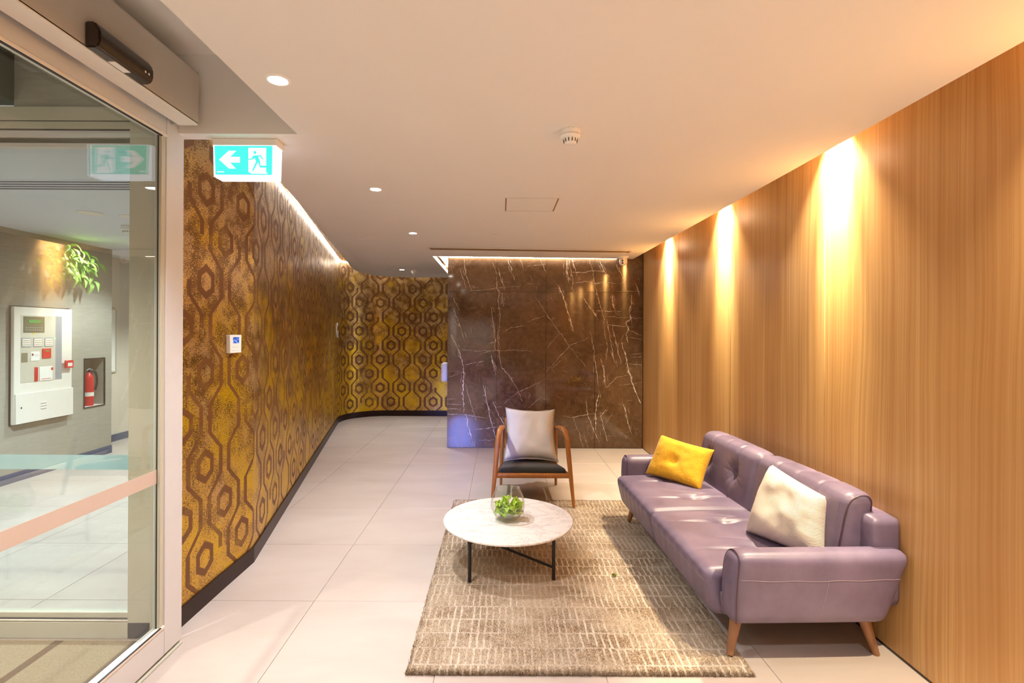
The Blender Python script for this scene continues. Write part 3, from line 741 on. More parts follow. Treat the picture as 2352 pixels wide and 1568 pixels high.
# smoke detectors
def detector(x, y, lab, s=1.0, zc=2.6):
    t = empty('smoke_detector', (x, y, zc), label=lab, cat='smoke detector')
    offs(lathe('base', [(0, 0), (.05*s, 0), (.05*s, -.022*s), (.0, -.022*s)], (x, y, zc-.0005), M['white'], seg=32), t)
    offs(lathe('collar', [(.0, -.021*s), (.046*s, -.022*s), (.051*s, -.03*s), (.047*s, -.038*s), (.036*s, -.041*s), (.0, -.041*s)], (x, y, zc), M['white'], seg=32), t)
    offs(lathe('cage', [(.0, -.04*s), (.036*s, -.041*s), (.030*s, -.062*s), (.024*s, -.066*s), (0, -.067*s)], (x, y, zc), M['white'], seg=32), t)
    for k in range(12):
        a = 2*PI*k/12+.13; bm = bmesh.new()
        p0 = Vector((x+.0345*s*math.cos(a), y+.0345*s*math.sin(a), zc-.044*s)); p1 = Vector((x+.0312*s*math.cos(a), y+.0312*s*math.sin(a), zc-.060*s))
        add_tube(bm, [p0, p1], .0026*s, 6); offs(build('slot', bm, M['blackplastic'], None), t)
    offs(box('bracket', (x-.013, y-.052*s, zc-.008), (x+.013, y-.04*s, zc-.0005), M['white'], bev=.001), t)
detector(.34, 2.50, 'white round smoke detector on the ceiling above the seating area')
detector(-1.40, 8.15, 'small white smoke detector beside the farthest downlight', .95)
detector(-3.80, 5.14, 'white smoke detector on the lobby ceiling behind glass', 1.1, 2.664)
def disc(x, y, r, lab, zc=2.6):
    t = empty('ceiling_disc', (x, y, zc), label=lab, cat='ceiling speaker')
    offs(lathe('rim', [(r*.9, -.0025), (r*.95, -.005), (r, -.003), (r, 0)], (x, y, zc), M['plaster'], seg=36), t)
    offs(lathe('cover', [(0, -.003), (r*.9, -.0022)], (x, y, zc), M['plaster'], seg=36), t)
disc(-1.45, 5.42, .085, 'flat round cover flush in the ceiling near the patterned wall')
disc(-.04, 5.17, .045, 'small flat round cover in the ceiling above the armchair')
disc(-1.78, 8.05, .07, 'small flat round cover left of the farthest downlight')
disc(-3.72, 4.58, .10, 'flat round cover on the lobby ceiling behind glass', 2.664)
disc(-3.47, 4.70, .07, 'smaller round lobby ceiling cover near the stile of the screen', 2.664)
# access panel
t = empty('access_panel', (.23, 3.95, 2.6), label='flush square access panel in the ceiling', cat='access panel')
offs(box('frame', (.02, 3.74, 2.5965), (.44, 3.75, 2.5995), M['plaster']), t); offs(box('frame', (.02, 4.15, 2.5965), (.44, 4.16, 2.5995), M['plaster']), t)
offs(box('frame', (.02, 3.75, 2.5965), (.03, 4.15, 2.5995), M['plaster']), t); offs(box('frame', (.43, 3.75, 2.5965), (.44, 4.15, 2.5995), M['plaster']), t)
M['gapbrown'] = plain('panel_gap', lin(150, 110, 70), .8)
offs(box('shadow_gap', (.03, 3.75, 2.5985), (.43, 4.15, 2.5993), M['gapbrown']), t)
offs(box('hatch', (.040, 3.756, 2.5955), (.418, 4.137, 2.5982), M['plaster'], bev=.001), t)
# linear grille
t = empty('linear_grille', (.35, 6.08, 2.6), label='long linear air grille in the ceiling before the marble wall', cat='air grille')
M['grille'] = plain('bronze_grille', lin(150, 122, 92), .4); M['grille_d'] = plain('grille_shadow', lin(96, 72, 52), .6)
def gb(name, xa, ya, xb, yb, wd, z0, z1, mat):
    dv = Vector((xb-xa, yb-ya)).normalized(); nn = Vector((-dv.y, dv.x))*wd/2
    bm = bmesh.new(); add_prism(bm, [(xa-nn.x, ya-nn.y), (xb-nn.x, yb-nn.y), (xb+nn.x, yb+nn.y), (xa+nn.x, ya+nn.y)], z0, z1)
    offs(build(name, bm, mat, None), t)
gb('backing', -.84, 6.00, 1.56, 6.17, .17, 2.5975, 2.5995, M['grille_d'])
for k in range(5):
    o_ = -.08+.04*k; gb('slat', -.86, 6.00+o_, 1.58, 6.17+o_, .012 if 0 < k < 4 else .016, 2.590, 2.5975, M['grille'] if 0 < k < 4 else M['plaster'])
gb('end_bar', -.852, 5.915, -.852, 6.085, .02, 2.59, 2.5975, M['plaster']); gb('end_bar', 1.572, 6.085, 1.572, 6.255, .02, 2.59, 2.5975, M['plaster'])
t = empty('linear_grille', (-3.3, 3.7, 2.66), label='long four slot air grille in the lobby ceiling behind glass', cat='air grille')
gb('backing', -5.0, 3.70, -1.9, 3.70, .26, 2.661, 2.6645, M['lobby_ceil'])
M['slotblue'] = plain('grille_slot_dark_blue', lin(52, 62, 96), .6)
for k in range(4): gb('slat', -5.0, 3.61+.06*k, -1.9, 3.61+.06*k, .022, 2.658, 2.661, M['slotblue'])
# turret camera
cx, cy = 1.60, 6.62
t = empty('security_camera', (cx, cy, 2.6), label='small white turret security camera at the ceiling corner', cat='security camera')
offs(lathe('base', [(0, 0), (.072, 0), (.070, -.008), (.052, -.020), (.048, -.055), (0, -.055)], (cx, cy, 2.5995), M['white'], seg=32), t)
bm = bmesh.new(); bmesh.ops.create_uvsphere(bm, u_segments=28, v_segments=18, radius=.052); bmesh.ops.translate(bm, vec=(cx-.004, cy-.012, 2.6-.066), verts=bm.verts[:])
ball = offs(build('ball', bm, M['white'], None, smooth=True), t)
for dz, nm, mt in ((.010, 'lens', M['black']), (-.018, 'infrared_window', plain('dark_red_glass', lin(70, 14, 22), .15))):
    bm = bmesh.new(); bmesh.ops.create_uvsphere(bm, u_segments=14, v_segments=8, radius=.0125)
    bmesh.ops.translate(bm, vec=(cx-.022, cy-.0545, 2.532+dz), verts=bm.verts[:]); offs(build(nm, bm, mt, None, smooth=True), t)

# ================================================================== WALL ITEMS
# intercom
t = empty('intercom', (-1.72, 3.25, 1.52), label='white wall intercom with small blue screen on the patterned wall', cat='intercom')
offs(box('body', (-1.726, 3.178, 1.462), (-1.698, 3.315, 1.578), M['white'], bev=.003), t)
M['screen'] = None
q = NM('blue_screen'); nz = q.noise(q.obj(), 60, 3, .6, 1.5); q.set((0, 0, 0), .2); q.put(q.b.inputs['Emission Color'], q.mix(q.mapr(nz, .5, .65), (.02, .03, .22), (.25, .5, .95))); q.b.inputs['Emission Strength'].default_value = .8
offs(box('screen', (-1.6985, 3.21, 1.524), (-1.6972, 3.285, 1.564), q.m, label='blue lit screen'), t)
for r_ in range(2):
    for k in range(4): offs(box('button', (-1.6985, 3.205+.022*k, 1.498-.022*r_), (-1.6970, 3.211+.022*k, 1.502-.022*r_), M['greymetal'], bev=.0006), t)
# letter G on the wall
def text_mesh(body, size, ext):
    c = bpy.data.curves.new('txt', 'FONT'); c.body = body; c.size = size; c.extrude = ext; c.align_x = 'CENTER'; c.align_y = 'CENTER'; c.resolution_u = 6
    o = bpy.data.objects.new('txt', c); COL.objects.link(o); dg = bpy.context.evaluated_depsgraph_get(); me = bpy.data.meshes.new_from_object(o.evaluated_get(dg))
    bpy.data.objects.remove(o); return me
me = text_mesh('G', .37, .008)
me.materials.append(M['white']); g_ = bpy.data.objects.new('wall_letter', me); COL.objects.link(g_)
tag(g_, 'white raised letter G on the dark patterned wall at the curve', 'wall letter')
ga = a0-.02*0
gp = ts + nrm_in*.012 - d*.18
me.transform(Matrix(((d.x, 0, nrm_in.x, 0), (d.y, 0, nrm_in.y, 0), (0, 1, 0, 0), (0, 0, 0, 1))))
g_.location = (gp.x, gp.y, 1.615)
# white dispenser on the side of marble block
t = empty('wall_dispenser', (-.78, 7.3, 1.05), label='white rounded wall unit on the side of the marble block', cat='dispenser')
offs(softbox('cover', (-.842, 7.14, .90), (-.742, 7.34, 1.17), .03, M['white'], n=(6, 6, 6)), t)
offs(box('back_plate', (-.752, 7.15, .91), (-.741, 7.33, 1.16), M['greymetal']), t)
# fire panel
fp = empty('fire_alarm_panel', (-5.12, 5.63, 1.23), label='large white fire alarm panel with glazed door on the grey lobby wall', cat='alarm panel')
def fb(name, lo, hi, mat, bev=.002, par=None, **k): return offs(box(name, lo, hi, mat, bev=bev, **k), par or fp)
XF = -5.05
fb('edge_gasket', (-5.119, 5.264, .600), (-5.105, 5.99, 1.862), M['black'], 0)
fb('cabinet', (-5.105, 5.27, .61), (XF-.02, 5.985, 1.85), M['whitemetal'], .004)
dr = empty('door', (XF, 5.63, 1.4)); offs(dr, fp)
for nm, lo, hi in (('door_frame', (XF-.02, 5.275, .945), (XF, 5.345, 1.845)), ('door_frame', (XF-.02, 5.845, .945), (XF, 5.982, 1.845)), ('door_frame', (XF-.02, 5.345, 1.762), (XF, 5.845, 1.845)), ('door_frame', (XF-.02, 5.345, .945), (XF, 5.845, 1.042))):
    o = fb(nm, lo, hi, M['whitemetal'], .002, dr)
fb('pane', (XF-.012, 5.345, 1.042), (XF-.009, 5.845, 1.762), M['glass_case'], 0, dr)
for k in range(4):
    for z in (1.80, .985): fb('louvre', (XF, 5.37+.135*k, z), (XF+.008, 5.44+.135*k, z+.014), M['whitemetal'], .003, dr)
for z in (1.81, .99): fb('lock', (XF, 5.325, z), (XF+.005, 5.337, z+.014), M['black'], .001, dr)
fb('lower_door', (XF-.02, 5.275, .615), (XF, 5.982, .93), M['whitemetal'])
for k in range(3): fb('louvre', (XF, 5.56, .80-.03*k), (XF+.008, 5.63, .812-.03*k), M['whitemetal'], .003)
fb('lock', (XF, 5.327, .775), (XF+.005, 5.339, .79), M['black'], .001)
XI = XF-.019
fb('inner_plate', (XI-.001, 5.345, 1.042), (XI+.001, 5.76, 1.762), plain('inner_cream', lin(200, 192, 176), .5), 0)
fb('inner_recess', (XI-.0015, 5.76, 1.042), (XI+.0002, 5.845, 1.762), M['greymetal'], 0)
M['lcd'] = emit('lcd_green', (.05, .22, .03), .8)
fb('display_module', (XI, 5.37, 1.575), (XI+.004, 5.62, 1.75), plain('olive_panel', lin(104, 98, 74), .4))
fb('display', (XI+.004, 5.43, 1.68), (XI+.006, 5.57, 1.715), M['lcd'], 0)
for r_ in range(2):
    for k in range(8): fb('keypad_button', (XI+.004, 5.39+.027*k, 1.60+.025*r_), (XI+.006, 5.405+.027*k, 1.61+.025*r_), M['greymetal'], 0)
fb('yellow_label', (XI, 5.47, 1.560), (XI+.003, 5.51, 1.570), plain('yellow_label', lin(220, 190, 40), .5), 0)
for k in range(3):
    fb('zone_card', (XI, 5.35+.135*k, 1.42), (XI+.004, 5.46+.135*k, 1.52), M['greymetal'], .001)
    fb('zone_label', (XI+.004, 5.358+.135*k, 1.43), (XI+.0055, 5.452+.135*k, 1.51), M['whitemetal'], 0)
    for j in range(3): fb('zone_line', (XI+.0055, 5.364+.135*k, 1.443+.022*j), (XI+.0062, 5.446+.135*k, 1.448+.022*j), plain('olive_print', lin(120, 120, 70), .6) if (j == 0 and k == 0) else M['gapbrown'], 0)
fb('green_led', (XI, 5.745, 1.505), (XI+.006, 5.758, 1.515), emit('led_green', (.2, 1, .3), 2), 0)
fb('white_card', (XI, 5.455, 1.27), (XI+.005, 5.56, 1.37), M['white'], .001)
fb('card_emblem', (XI+.005, 5.465, 1.325), (XI+.006, 5.485, 1.35), plain('maroon_print', lin(130, 60, 66), .5), 0)
for j in range(2): fb('card_line', (XI+.005, 5.493, 1.335-.016*j), (XI+.0058, 5.545, 1.339-.016*j), M['greymetal'], 0)
fb('switch_block', (XI, 5.35, 1.26), (XI+.004, 5.42, 1.36), plain('olive_switch', lin(130, 122, 98), .5), .001)
fb('red_handset_cradle', (XI, 5.59, 1.29), (XI+.009, 5.70, 1.40), M['red'], .003)
fb('red_cradle_label', (XI+.009, 5.625, 1.365), (XI+.0098, 5.675, 1.378), M['lcd'], 0)
fb('red_handset', (XI, 5.50, 1.045), (XI+.008, 5.54, 1.20), M['red'], .003)
fb('document_holder', (XI, 5.56, 1.045), (XI+.006, 5.72, 1.20), M['white'], .002)
fb('red_tab', (XI+.006, 5.70, 1.155), (XI+.0075, 5.725, 1.185), M['red'], 0)
fb('red_print_line', (XI+.006, 5.575, 1.062), (XI+.0068, 5.70, 1.067), M['red'], 0)
mc = fb('manual_call_point', (XF, 5.855, 1.165), (XF+.022, 5.962, 1.255), M['red'], .004)
fb('call_point_label', (XF+.022, 5.88, 1.185), (XF+.023, 5.94, 1.225), M['whitemetal'], 0)
# extinguisher niche
nf = empty('extinguisher_niche', (-5.2, 6.38, .65), label='black framed niche in the grey lobby wall holding an extinguisher', cat='niche frame')
for lo, hi in (((-5.30, 6.214, .645), (-5.126, 6.221, 1.255)), ((-5.30, 6.538, .645), (-5.126, 6.545, 1.255)), ((-5.30, 6.222, 1.248), (-5.126, 6.537, 1.255))):
    offs(box('lining', lo, hi, M['grass']), nf)
for lo, hi in (((-5.126, 6.212, .643), (-5.112, 6.224, 1.257)), ((-5.126, 6.535, .643), (-5.112, 6.547, 1.257)), ((-5.126, 6.224, 1.245), (-5.112, 6.535, 1.257)), ((-5.126, 6.224, .643), (-5.112, 6.535, .655))):
    offs(box('frame_side', lo, hi, M['black']), nf)
offs(box('sill', (-5.33, 6.222, .653), (-5.118, 6.537, .657), M['whitemetal']), nf)
offs(box('backing', (-5.309, 6.223, .658), (-5.300, 6.536, 1.246), M['grass']), nf)
ex2 = (-5.19, 6.375)
t = empty('fire_extinguisher', (*ex2, .657), label='red fire extinguisher standing in the lobby wall niche', cat='fire extinguisher')
offs(lathe('cylinder', [(0, 0), (.05, 0), (.054, .01), (.054, .33), (.048, .37), (.025, .40), (.018, .42), (0, .42)], (*ex2, .6575), M['red'], seg=24), t)
offs(lathe('label_band', [(.0545, .12), (.0548, .12), (.0548, .17), (.0545, .17)], (*ex2, .6575), M['whitemetal'], seg=24), t)
offs(lathe('valve', [(0, .42), (.016, .42), (.016, .45), (0, .455)], (*ex2, .6575), M['black'], seg=12), t)
offs(tube('handle', [(-5.19, 6.345, 1.10), (-5.19, 6.385, 1.12), (-5.19, 6.435, 1.10)], .008, M['greymetal'], seg=8), t)
offs(tube('hose', catmull([(-5.19, 6.385, 1.09), (-5.16, 6.445, 1.07), (-5.145, 6.45, .95), (-5.15, 6.43, .85)], 4), .013, M['black'], seg=8), t)
# framed notices
for (y0, y1, z0, z1, lb, nl) in ((6.80, 7.36, 1.00, 1.92, 'tall framed notice on the cream lobby wall, upper one', 3), (6.80, 7.27, .60, .97, 'small framed notice below the tall one on the lobby wall', 1)):
    t = empty('framed_notice', (-5.6, y0, z0), label=lb, cat='framed notice')
    for lo, hi in (((-5.599, y0, z0), (-5.58, y0+.02, z1)), ((-5.599, y1-.02, z0), (-5.58, y1, z1)), ((-5.599, y0+.02, z1-.02), (-5.58, y1-.02, z1)), ((-5.599, y0+.02, z0), (-5.58, y1-.02, z0+.02))):
        offs(box('frame', lo, hi, M['alu_grey'], bev=.002), t)
    offs(box('paper', (-5.599, y0+.02, z0+.02), (-5.59, y1-.02, z1-.02), M['white']), t)
    for k in range(nl): offs(box('printed_block', (-5.59, y0+.25, z0+.2+.26*k), (-5.5893, y0+.42, z0+.26+.26*k), M['greymetal']), t)
# leaves added in place of greenery reflected in the glass
t = empty('reflected_plant', (-5.05, 5.80, 2.4), label='bright green leaves on the lobby wall standing in for a reflection in the glass', cat='plant')
offs(softbox('added_planter', (-5.118, 5.62, 2.38), (-5.05, 5.98, 2.46), .02, plain('green_planter', lin(120, 130, 80), .6), n=(4, 6, 4)), t)
leaf_me = []
for kk in range(3):
    bm = bmesh.new(); n_ = 6; rows = []
    for i in range(n_+1):
        s_ = i/n_; wd = .028*math.sin(PI*s_**.8)+.001
        rows.append([bm.verts.new((s_*.15, sgn*wd, .03*math.sin(s_*PI)*(1+kk*.3)-.012*abs(sgn)-.05*s_*s_)) for sgn in (-1, 0, 1)])
    for a, b in zip(rows[:-1], rows[1:]):
        for c_ in range(2): bm.faces.new((a[c_], a[c_+1], b[c_+1], b[c_]))
    me = bpy.data.meshes.new('leaf'); bm.to_mesh(me); bm.free(); me.shade_smooth(); me.materials.append(M['leaf2']); leaf_me.append(me)
for k in range(170):
    o = bpy.data.objects.new('leaf', random.choice(leaf_me)); COL.objects.link(o)
    yy = random.gauss(5.80, .16); yy = min(6.16, max(5.48, yy))
    offs(o, t); o.location = Vector((-5.04+random.uniform(0, .16), yy, 2.50+random.uniform(-.26, .08)-.08*(abs(yy-5.80)/.3)))
    o.rotation_euler = (random.uniform(-.7, .7), random.uniform(.0, 1.2), random.uniform(-1.3, 1.5)); s_ = random.uniform(.55, 1.05); o.scale = (s_, s_, s_)

# stairs behind the camera (seen mirrored in the marble)
st_ = empty('staircase', (-1.0, -3.3, 0), kind='structure')
M['stair'] = plain('dark_stair', lin(96, 84, 76), .5)
for k in range(13):
    offs(box('step', (-1.7, -3.5-.28*k-.28, .0), (-.2, -3.5-.28*k, .17*(k+1)-.02), M['stair']), st_)
    offs(box('nosing', (-1.7, -3.5-.28*k-.04, .17*(k+1)-.02), (-.2, -3.5-.28*k+.01, .17*(k+1)), M['alu_grey']), st_)
box('wall_rear', (-.15, -7.4, 0), (-.05, -3.4, 3.8), M['creamwall'], kind='structure')  # added enclosure round the stairs, walls and ceiling block the world light
box('wall_rear', (-1.85, -7.4, 0), (-1.75, -3.4, 3.8), M['creamwall'], kind='structure')
box('wall_rear', (-1.85, -7.5, 0), (-.05, -7.4, 3.8), M['stair'], kind='structure')
box('ceiling', (-1.85, -7.5, 3.8), (-.05, -3.3, 3.86), M['dark_ceil'], kind='structure')
light('stair_fill_beam', 'SPOT', (-.95, -3.4, 2.95), 900, NEUT, (-.95, -5.2, .8), spot_size=math.radians(90), spot_blend=.8, shadow_soft_size=.05)  # added unseen lamp, lights the nosings for the marble reflection
box('wall_rear', (-.05, -3.5, 0), (2.1, -3.4, 3.0), M['creamwall'], kind='structure')
# ================================================================== RUG
RX0, RX1, RY0, RY1 = -.435, 1.2, 2.365, 4.81
rug = empty('area_rug', (.38, 3.58, 0), label='brown and beige long pile area rug with broken pale lines', cat='rug')
bm = bmesh.new(); nx, ny = 120, 180; grid = []
for j in range(ny+1):
    for i in range(nx+1):
        u = i/nx; v = j/ny; e = min(u*(RX1-RX0), (1-u)*(RX1-RX0), v*(RY1-RY0), (1-v)*(RY1-RY0))
        z = .006+.008*min(1, e/.02) + random.uniform(-.0012, .0012)
        wob = .003*math.sin(v*37)+random.uniform(-.002, .002)
        grid.append(bm.verts.new((RX0+u*(RX1-RX0)-.382+(wob if i in (0, nx) else 0), RY0+v*(RY1-RY0)-3.58, z)))
for j in range(ny):
    for i in range(nx):
        bm.faces.new((grid[j*(nx+1)+i], grid[j*(nx+1)+i+1], grid[(j+1)*(nx+1)+i+1], grid[(j+1)*(nx+1)+i]))
ed = [e for e in bm.edges if e.is_boundary]; r = bmesh.ops.extrude_edge_only(bm, edges=ed)
for v in [g_ for g_ in r['geom'] if isinstance(g_, bmesh.types.BMVert)]: v.co.z = .0008
build('backing', bm, M['rug'], rug, smooth=True)
NB = 230000
bx = rng.uniform(RX0-.382, RX1-.382, NB); by = rng.uniform(RY0-3.58, RY1-3.58, NB)
nE = 26000   # extra tufts on the hem towards the camera
bx[:nE] = rng.uniform(RX0-.382, RX1-.382, nE); by[:nE] = RY0-3.58+rng.uniform(-.004, .03, nE)
ang = rng.uniform(0, 2*PI, NB); hgt = rng.uniform(.007, .014, NB); lean = rng.uniform(0, .008, NB); la = rng.uniform(0, 2*PI, NB)
wd = rng.uniform(.0014, .0028, NB)
V = np.empty((NB, 3, 3)); z0 = .008
V[:, 0] = np.stack([bx-np.cos(ang)*wd, by-np.sin(ang)*wd, np.full(NB, z0)], 1); V[:, 1] = np.stack([bx+np.cos(ang)*wd, by+np.sin(ang)*wd, np.full(NB, z0)], 1)
V[:, 2] = np.stack([bx+np.cos(la)*lean, by+np.sin(la)*lean, z0+hgt], 1)
V[:nE, 0, 2] = .002; V[:nE, 1, 2] = .002; V[:nE, 2, 2] = rng.uniform(.006, .018, nE); V[:nE, 2, 1] -= rng.uniform(0, .012, nE)
me = bpy.data.meshes.new('pile'); me.vertices.add(NB*3); me.vertices.foreach_set('co', V.ravel())
me.loops.add(NB*3); me.loops.foreach_set('vertex_index', np.arange(NB*3)); me.polygons.add(NB)
me.polygons.foreach_set('loop_start', np.arange(0, NB*3, 3)); me.polygons.foreach_set('loop_total', np.full(NB, 3)); me.update(calc_edges=True)
link_mesh('pile', me, rugmat('rug_tufts', False), rug, kind='stuff')
RZ = .02
# ================================================================== COFFEE TABLE
TX, TY, TZ = .058, 3.52, .312
tb = empty('coffee_table', (TX, TY, RZ), label='round white marble coffee table on thin black steel legs', cat='coffee table')
offs(lathe('tabletop', [(0, -.016), (.442, -.016), (.447, -.012), (.448, -.004), (.445, 0), (0, 0)], (TX, TY, TZ), M['wmarble'], seg=96), tb)
feet = {'a': (-.190, 3.215), 'b': (.347, 3.25)}; feet['c'] = (2*TX-feet['a'][0], 2*TY-feet['a'][1]); feet['d'] = (2*TX-feet['b'][0], 2*TY-feet['b'][1])
for k, (x, y) in feet.items():
    offs(tube('leg', [(x, y, RZ-.002), (x, y, TZ-.016)], .0115, M['black'], seg=12), tb)
offs(tube('lower_bar', [(*feet['b'], .095), (*feet['d'], .095)], .0085, M['black'], seg=10), tb)
offs(tube('upper_bar', [(*feet['a'], .262), (*feet['c'], .262)], .0085, M['black'], seg=10), tb)
offs(tube('centre_post', [(TX, TY, .095), (TX, TY, .262)], .008, M['black'], seg=10), tb)
offs(lathe('mounting_disc', [(0, 0), (.06, 0), (.06, -.006), (0, -.006)], (TX, TY, TZ-.0165), M['black'], seg=20), tb)
# bowl
BX, BY = .055, 3.50
bw = empty('glass_bowl', (BX, BY, TZ), label='clear round glass bowl standing on the marble coffee table', cat='bowl')
prof = [(0, .0), (.062, .0), (.074, .006), (.090, .030), (.109, .062), (.1185, .095), (.118, .120), (.108, .155), (.094, .190), (.083, .214), (.081, .2165), (.0785, .214), (.089, .190), (.1035, .155), (.1135, .120), (.114, .095), (.105, .063), (.086, .034), (.062, .024), (0, .022)]
sm = catmull([(r, 0, z) for r, z in prof], 3); prof2 = [(max(0, p.x), max(0.0004, p.z)) for p in sm]
offs(lathe('bowl', prof2, (BX, BY, TZ), M['glass_bowl'], seg=64), bw)
# greens in bowl
gr = empty('green_cuttings', (BX, BY, TZ+.03), label='ruffled lime green leaves inside the glass bowl', cat='greenery')
def ruffle(seed, L_=.075, W_=.05):
    r_ = random.Random(seed); bm = bmesh.new(); n_, m_ = 12, 10; rows = []
    ph = [r_.uniform(0, 6) for _ in range(6)]
    for i in range(n_+1):
        s_ = i/n_; row = []
        for j in range(m_+1):
            t_ = -1+2*j/m_; wd = W_*math.sin(PI*min(1, .1+.88*s_))**.6
            x = L_*s_; y = t_*wd
            edge_ = abs(t_)**1.5 + max(0, s_-.6)
            z = .016*edge_*math.sin(9*s_+5*t_+ph[0]) + .012*math.sin(6*t_+ph[1])*s_ + .02*math.cos(3.2*s_+ph[2]) - .25*y*y/W_
            y *= (1-.25*math.sin(4*s_+ph[3])**2)
            row.append(bm.verts.new((x, y, z)))
        rows.append(row)
    for a, b in zip(rows[:-1], rows[1:]):
        for c_ in range(m_): bm.faces.new((a[c_], a[c_+1], b[c_+1], b[c_]))
    me = bpy.data.meshes.new('leaf'); bm.to_mesh(me); bm.free(); me.shade_smooth(); me.materials.append(M['leaf']); return me
rm = [ruffle(s) for s in range(7)]
clusters = [((-.052, .0, .085), 11, .036), ((-.02, .01, .13), 6, .026), ((.0, -.035, .075), 7, .03), ((.056, -.01, .082), 10, .034), ((.02, .02, .07), 5, .03), ((.065, 0, .115), 3, .018)]
for c_, n_, sp_ in clusters:
    for k in range(n_):
        o = bpy.data.objects.new('leaf', random.choice(rm)); COL.objects.link(o); offs(o, gr)
        p = Vector(c_)+Vector([random.gauss(0, sp_*.35) for _ in range(3)])
        dirv = Vector([random.gauss(0, 1) for _ in range(3)]).normalized()
        rr = math.hypot(p.x, p.y)
        if rr > .06: p.x *= .06/rr; p.y *= .06/rr
        o.location = Vector((BX, BY, TZ))+p; o.rotation_euler = dirv.to_track_quat('X', 'Z').to_euler()
        s_ = random.uniform(.55, .8); o.scale = (s_, s_, s_)
# loose leaf on rug
lf = bpy.data.objects.new('fallen_leaf', rm[2]); COL.objects.link(lf); lf.location = (.746, 3.29, .032); lf.scale = (.38, .38, .38); lf.rotation_euler = (.3, .2, 1.1)
tag(lf, 'tiny loose green leaf lying on the rug near the sofa', 'leaf')

# ================================================================== ARMCHAIR
ch = empty('armchair', (.30, 5.0, 0), label='teak framed lounge armchair with black upholstered seat facing the table', cat='armchair')
W = M['teak']
for s, nm in ((-1, 'l'), (1, 'r')):
    cxx = .30
    X = lambda v: cxx+s*v
    # front leg rises from the foot and bends into the arm
    fl = catmull([(X(.372), 4.585, .021), (X(.352), 4.63, .25), (X(.335), 4.665, .45), (X(.322), 4.69, .60), (X(.312), 4.715, .655)], 5)
    offs(tube('leg', fl, [.0135, .020, .023, .023, .021], W, seg=14), ch)
    ar = catmull([(X(.314), 4.705, .64), (X(.304), 4.745, .682), (X(.290), 4.83, .690), (X(.285), 5.0, .668), (X(.280), 5.2, .628), (X(.276), 5.34, .603)], 5)
    offs(tube('armrest', ar, [.020, .024, .026, .026, .022, .016], W, seg=14, squash=(.8, 1.15)), ch)
    rl = catmull([(X(.290), 5.33, .001), (X(.284), 5.30, .25), (X(.278), 5.28, .45), (X(.276), 5.29, .605)], 5)
    offs(tube('leg', rl, [.013, .019, .021, .017], W, seg=14), ch)
    sr = [(X(.335), 4.66, .288), (X(.284), 5.29, .215)]
    offs(tube('side_rail', sr, .017, W, seg=10, squash=(1.5, .8)), ch)
    bp = catmull([(X(.235), 5.16, .25), (X(.238), 5.25, .45), (X(.24), 5.36, .70)], 5)
    offs(tube('back_post', bp, [.014, .016, .012], W, seg=12), ch)
offs(tube('front_rail', [(.30-.338, 4.655, .288), (.30+.338, 4.655, .288)], .019, W, seg=12, squash=(1.25, .8)), ch)
offs(tube('rear_rail', [(.30-.284, 5.29, .215), (.30+.284, 5.29, .215)], .016, W, seg=12), ch)
def seatfn(p, u):
    t = (p.y-4.66)/.6
    p.z += -.085*t + .012*(1-u[0]**2)*(1 if u[2] > 0 else 0)
    p.x = .30+(p.x-.30)*(1-.16*max(0, t)); return p
offs(softbox('seat', (-.012, 4.655, .292), (.612, 5.26, .36), .033, M['blackfabric'], n=(20, 18, 4), fn=seatfn), ch)
def backfn(p, u):
    p.y += (p.z-.3)*.40 + .03*(u[0]**2); return p
offs(softbox('backrest', (.075, 5.13, .27), (.525, 5.18, .70), .022, M['blackfabric'], n=(12, 4, 12), fn=backfn), ch)

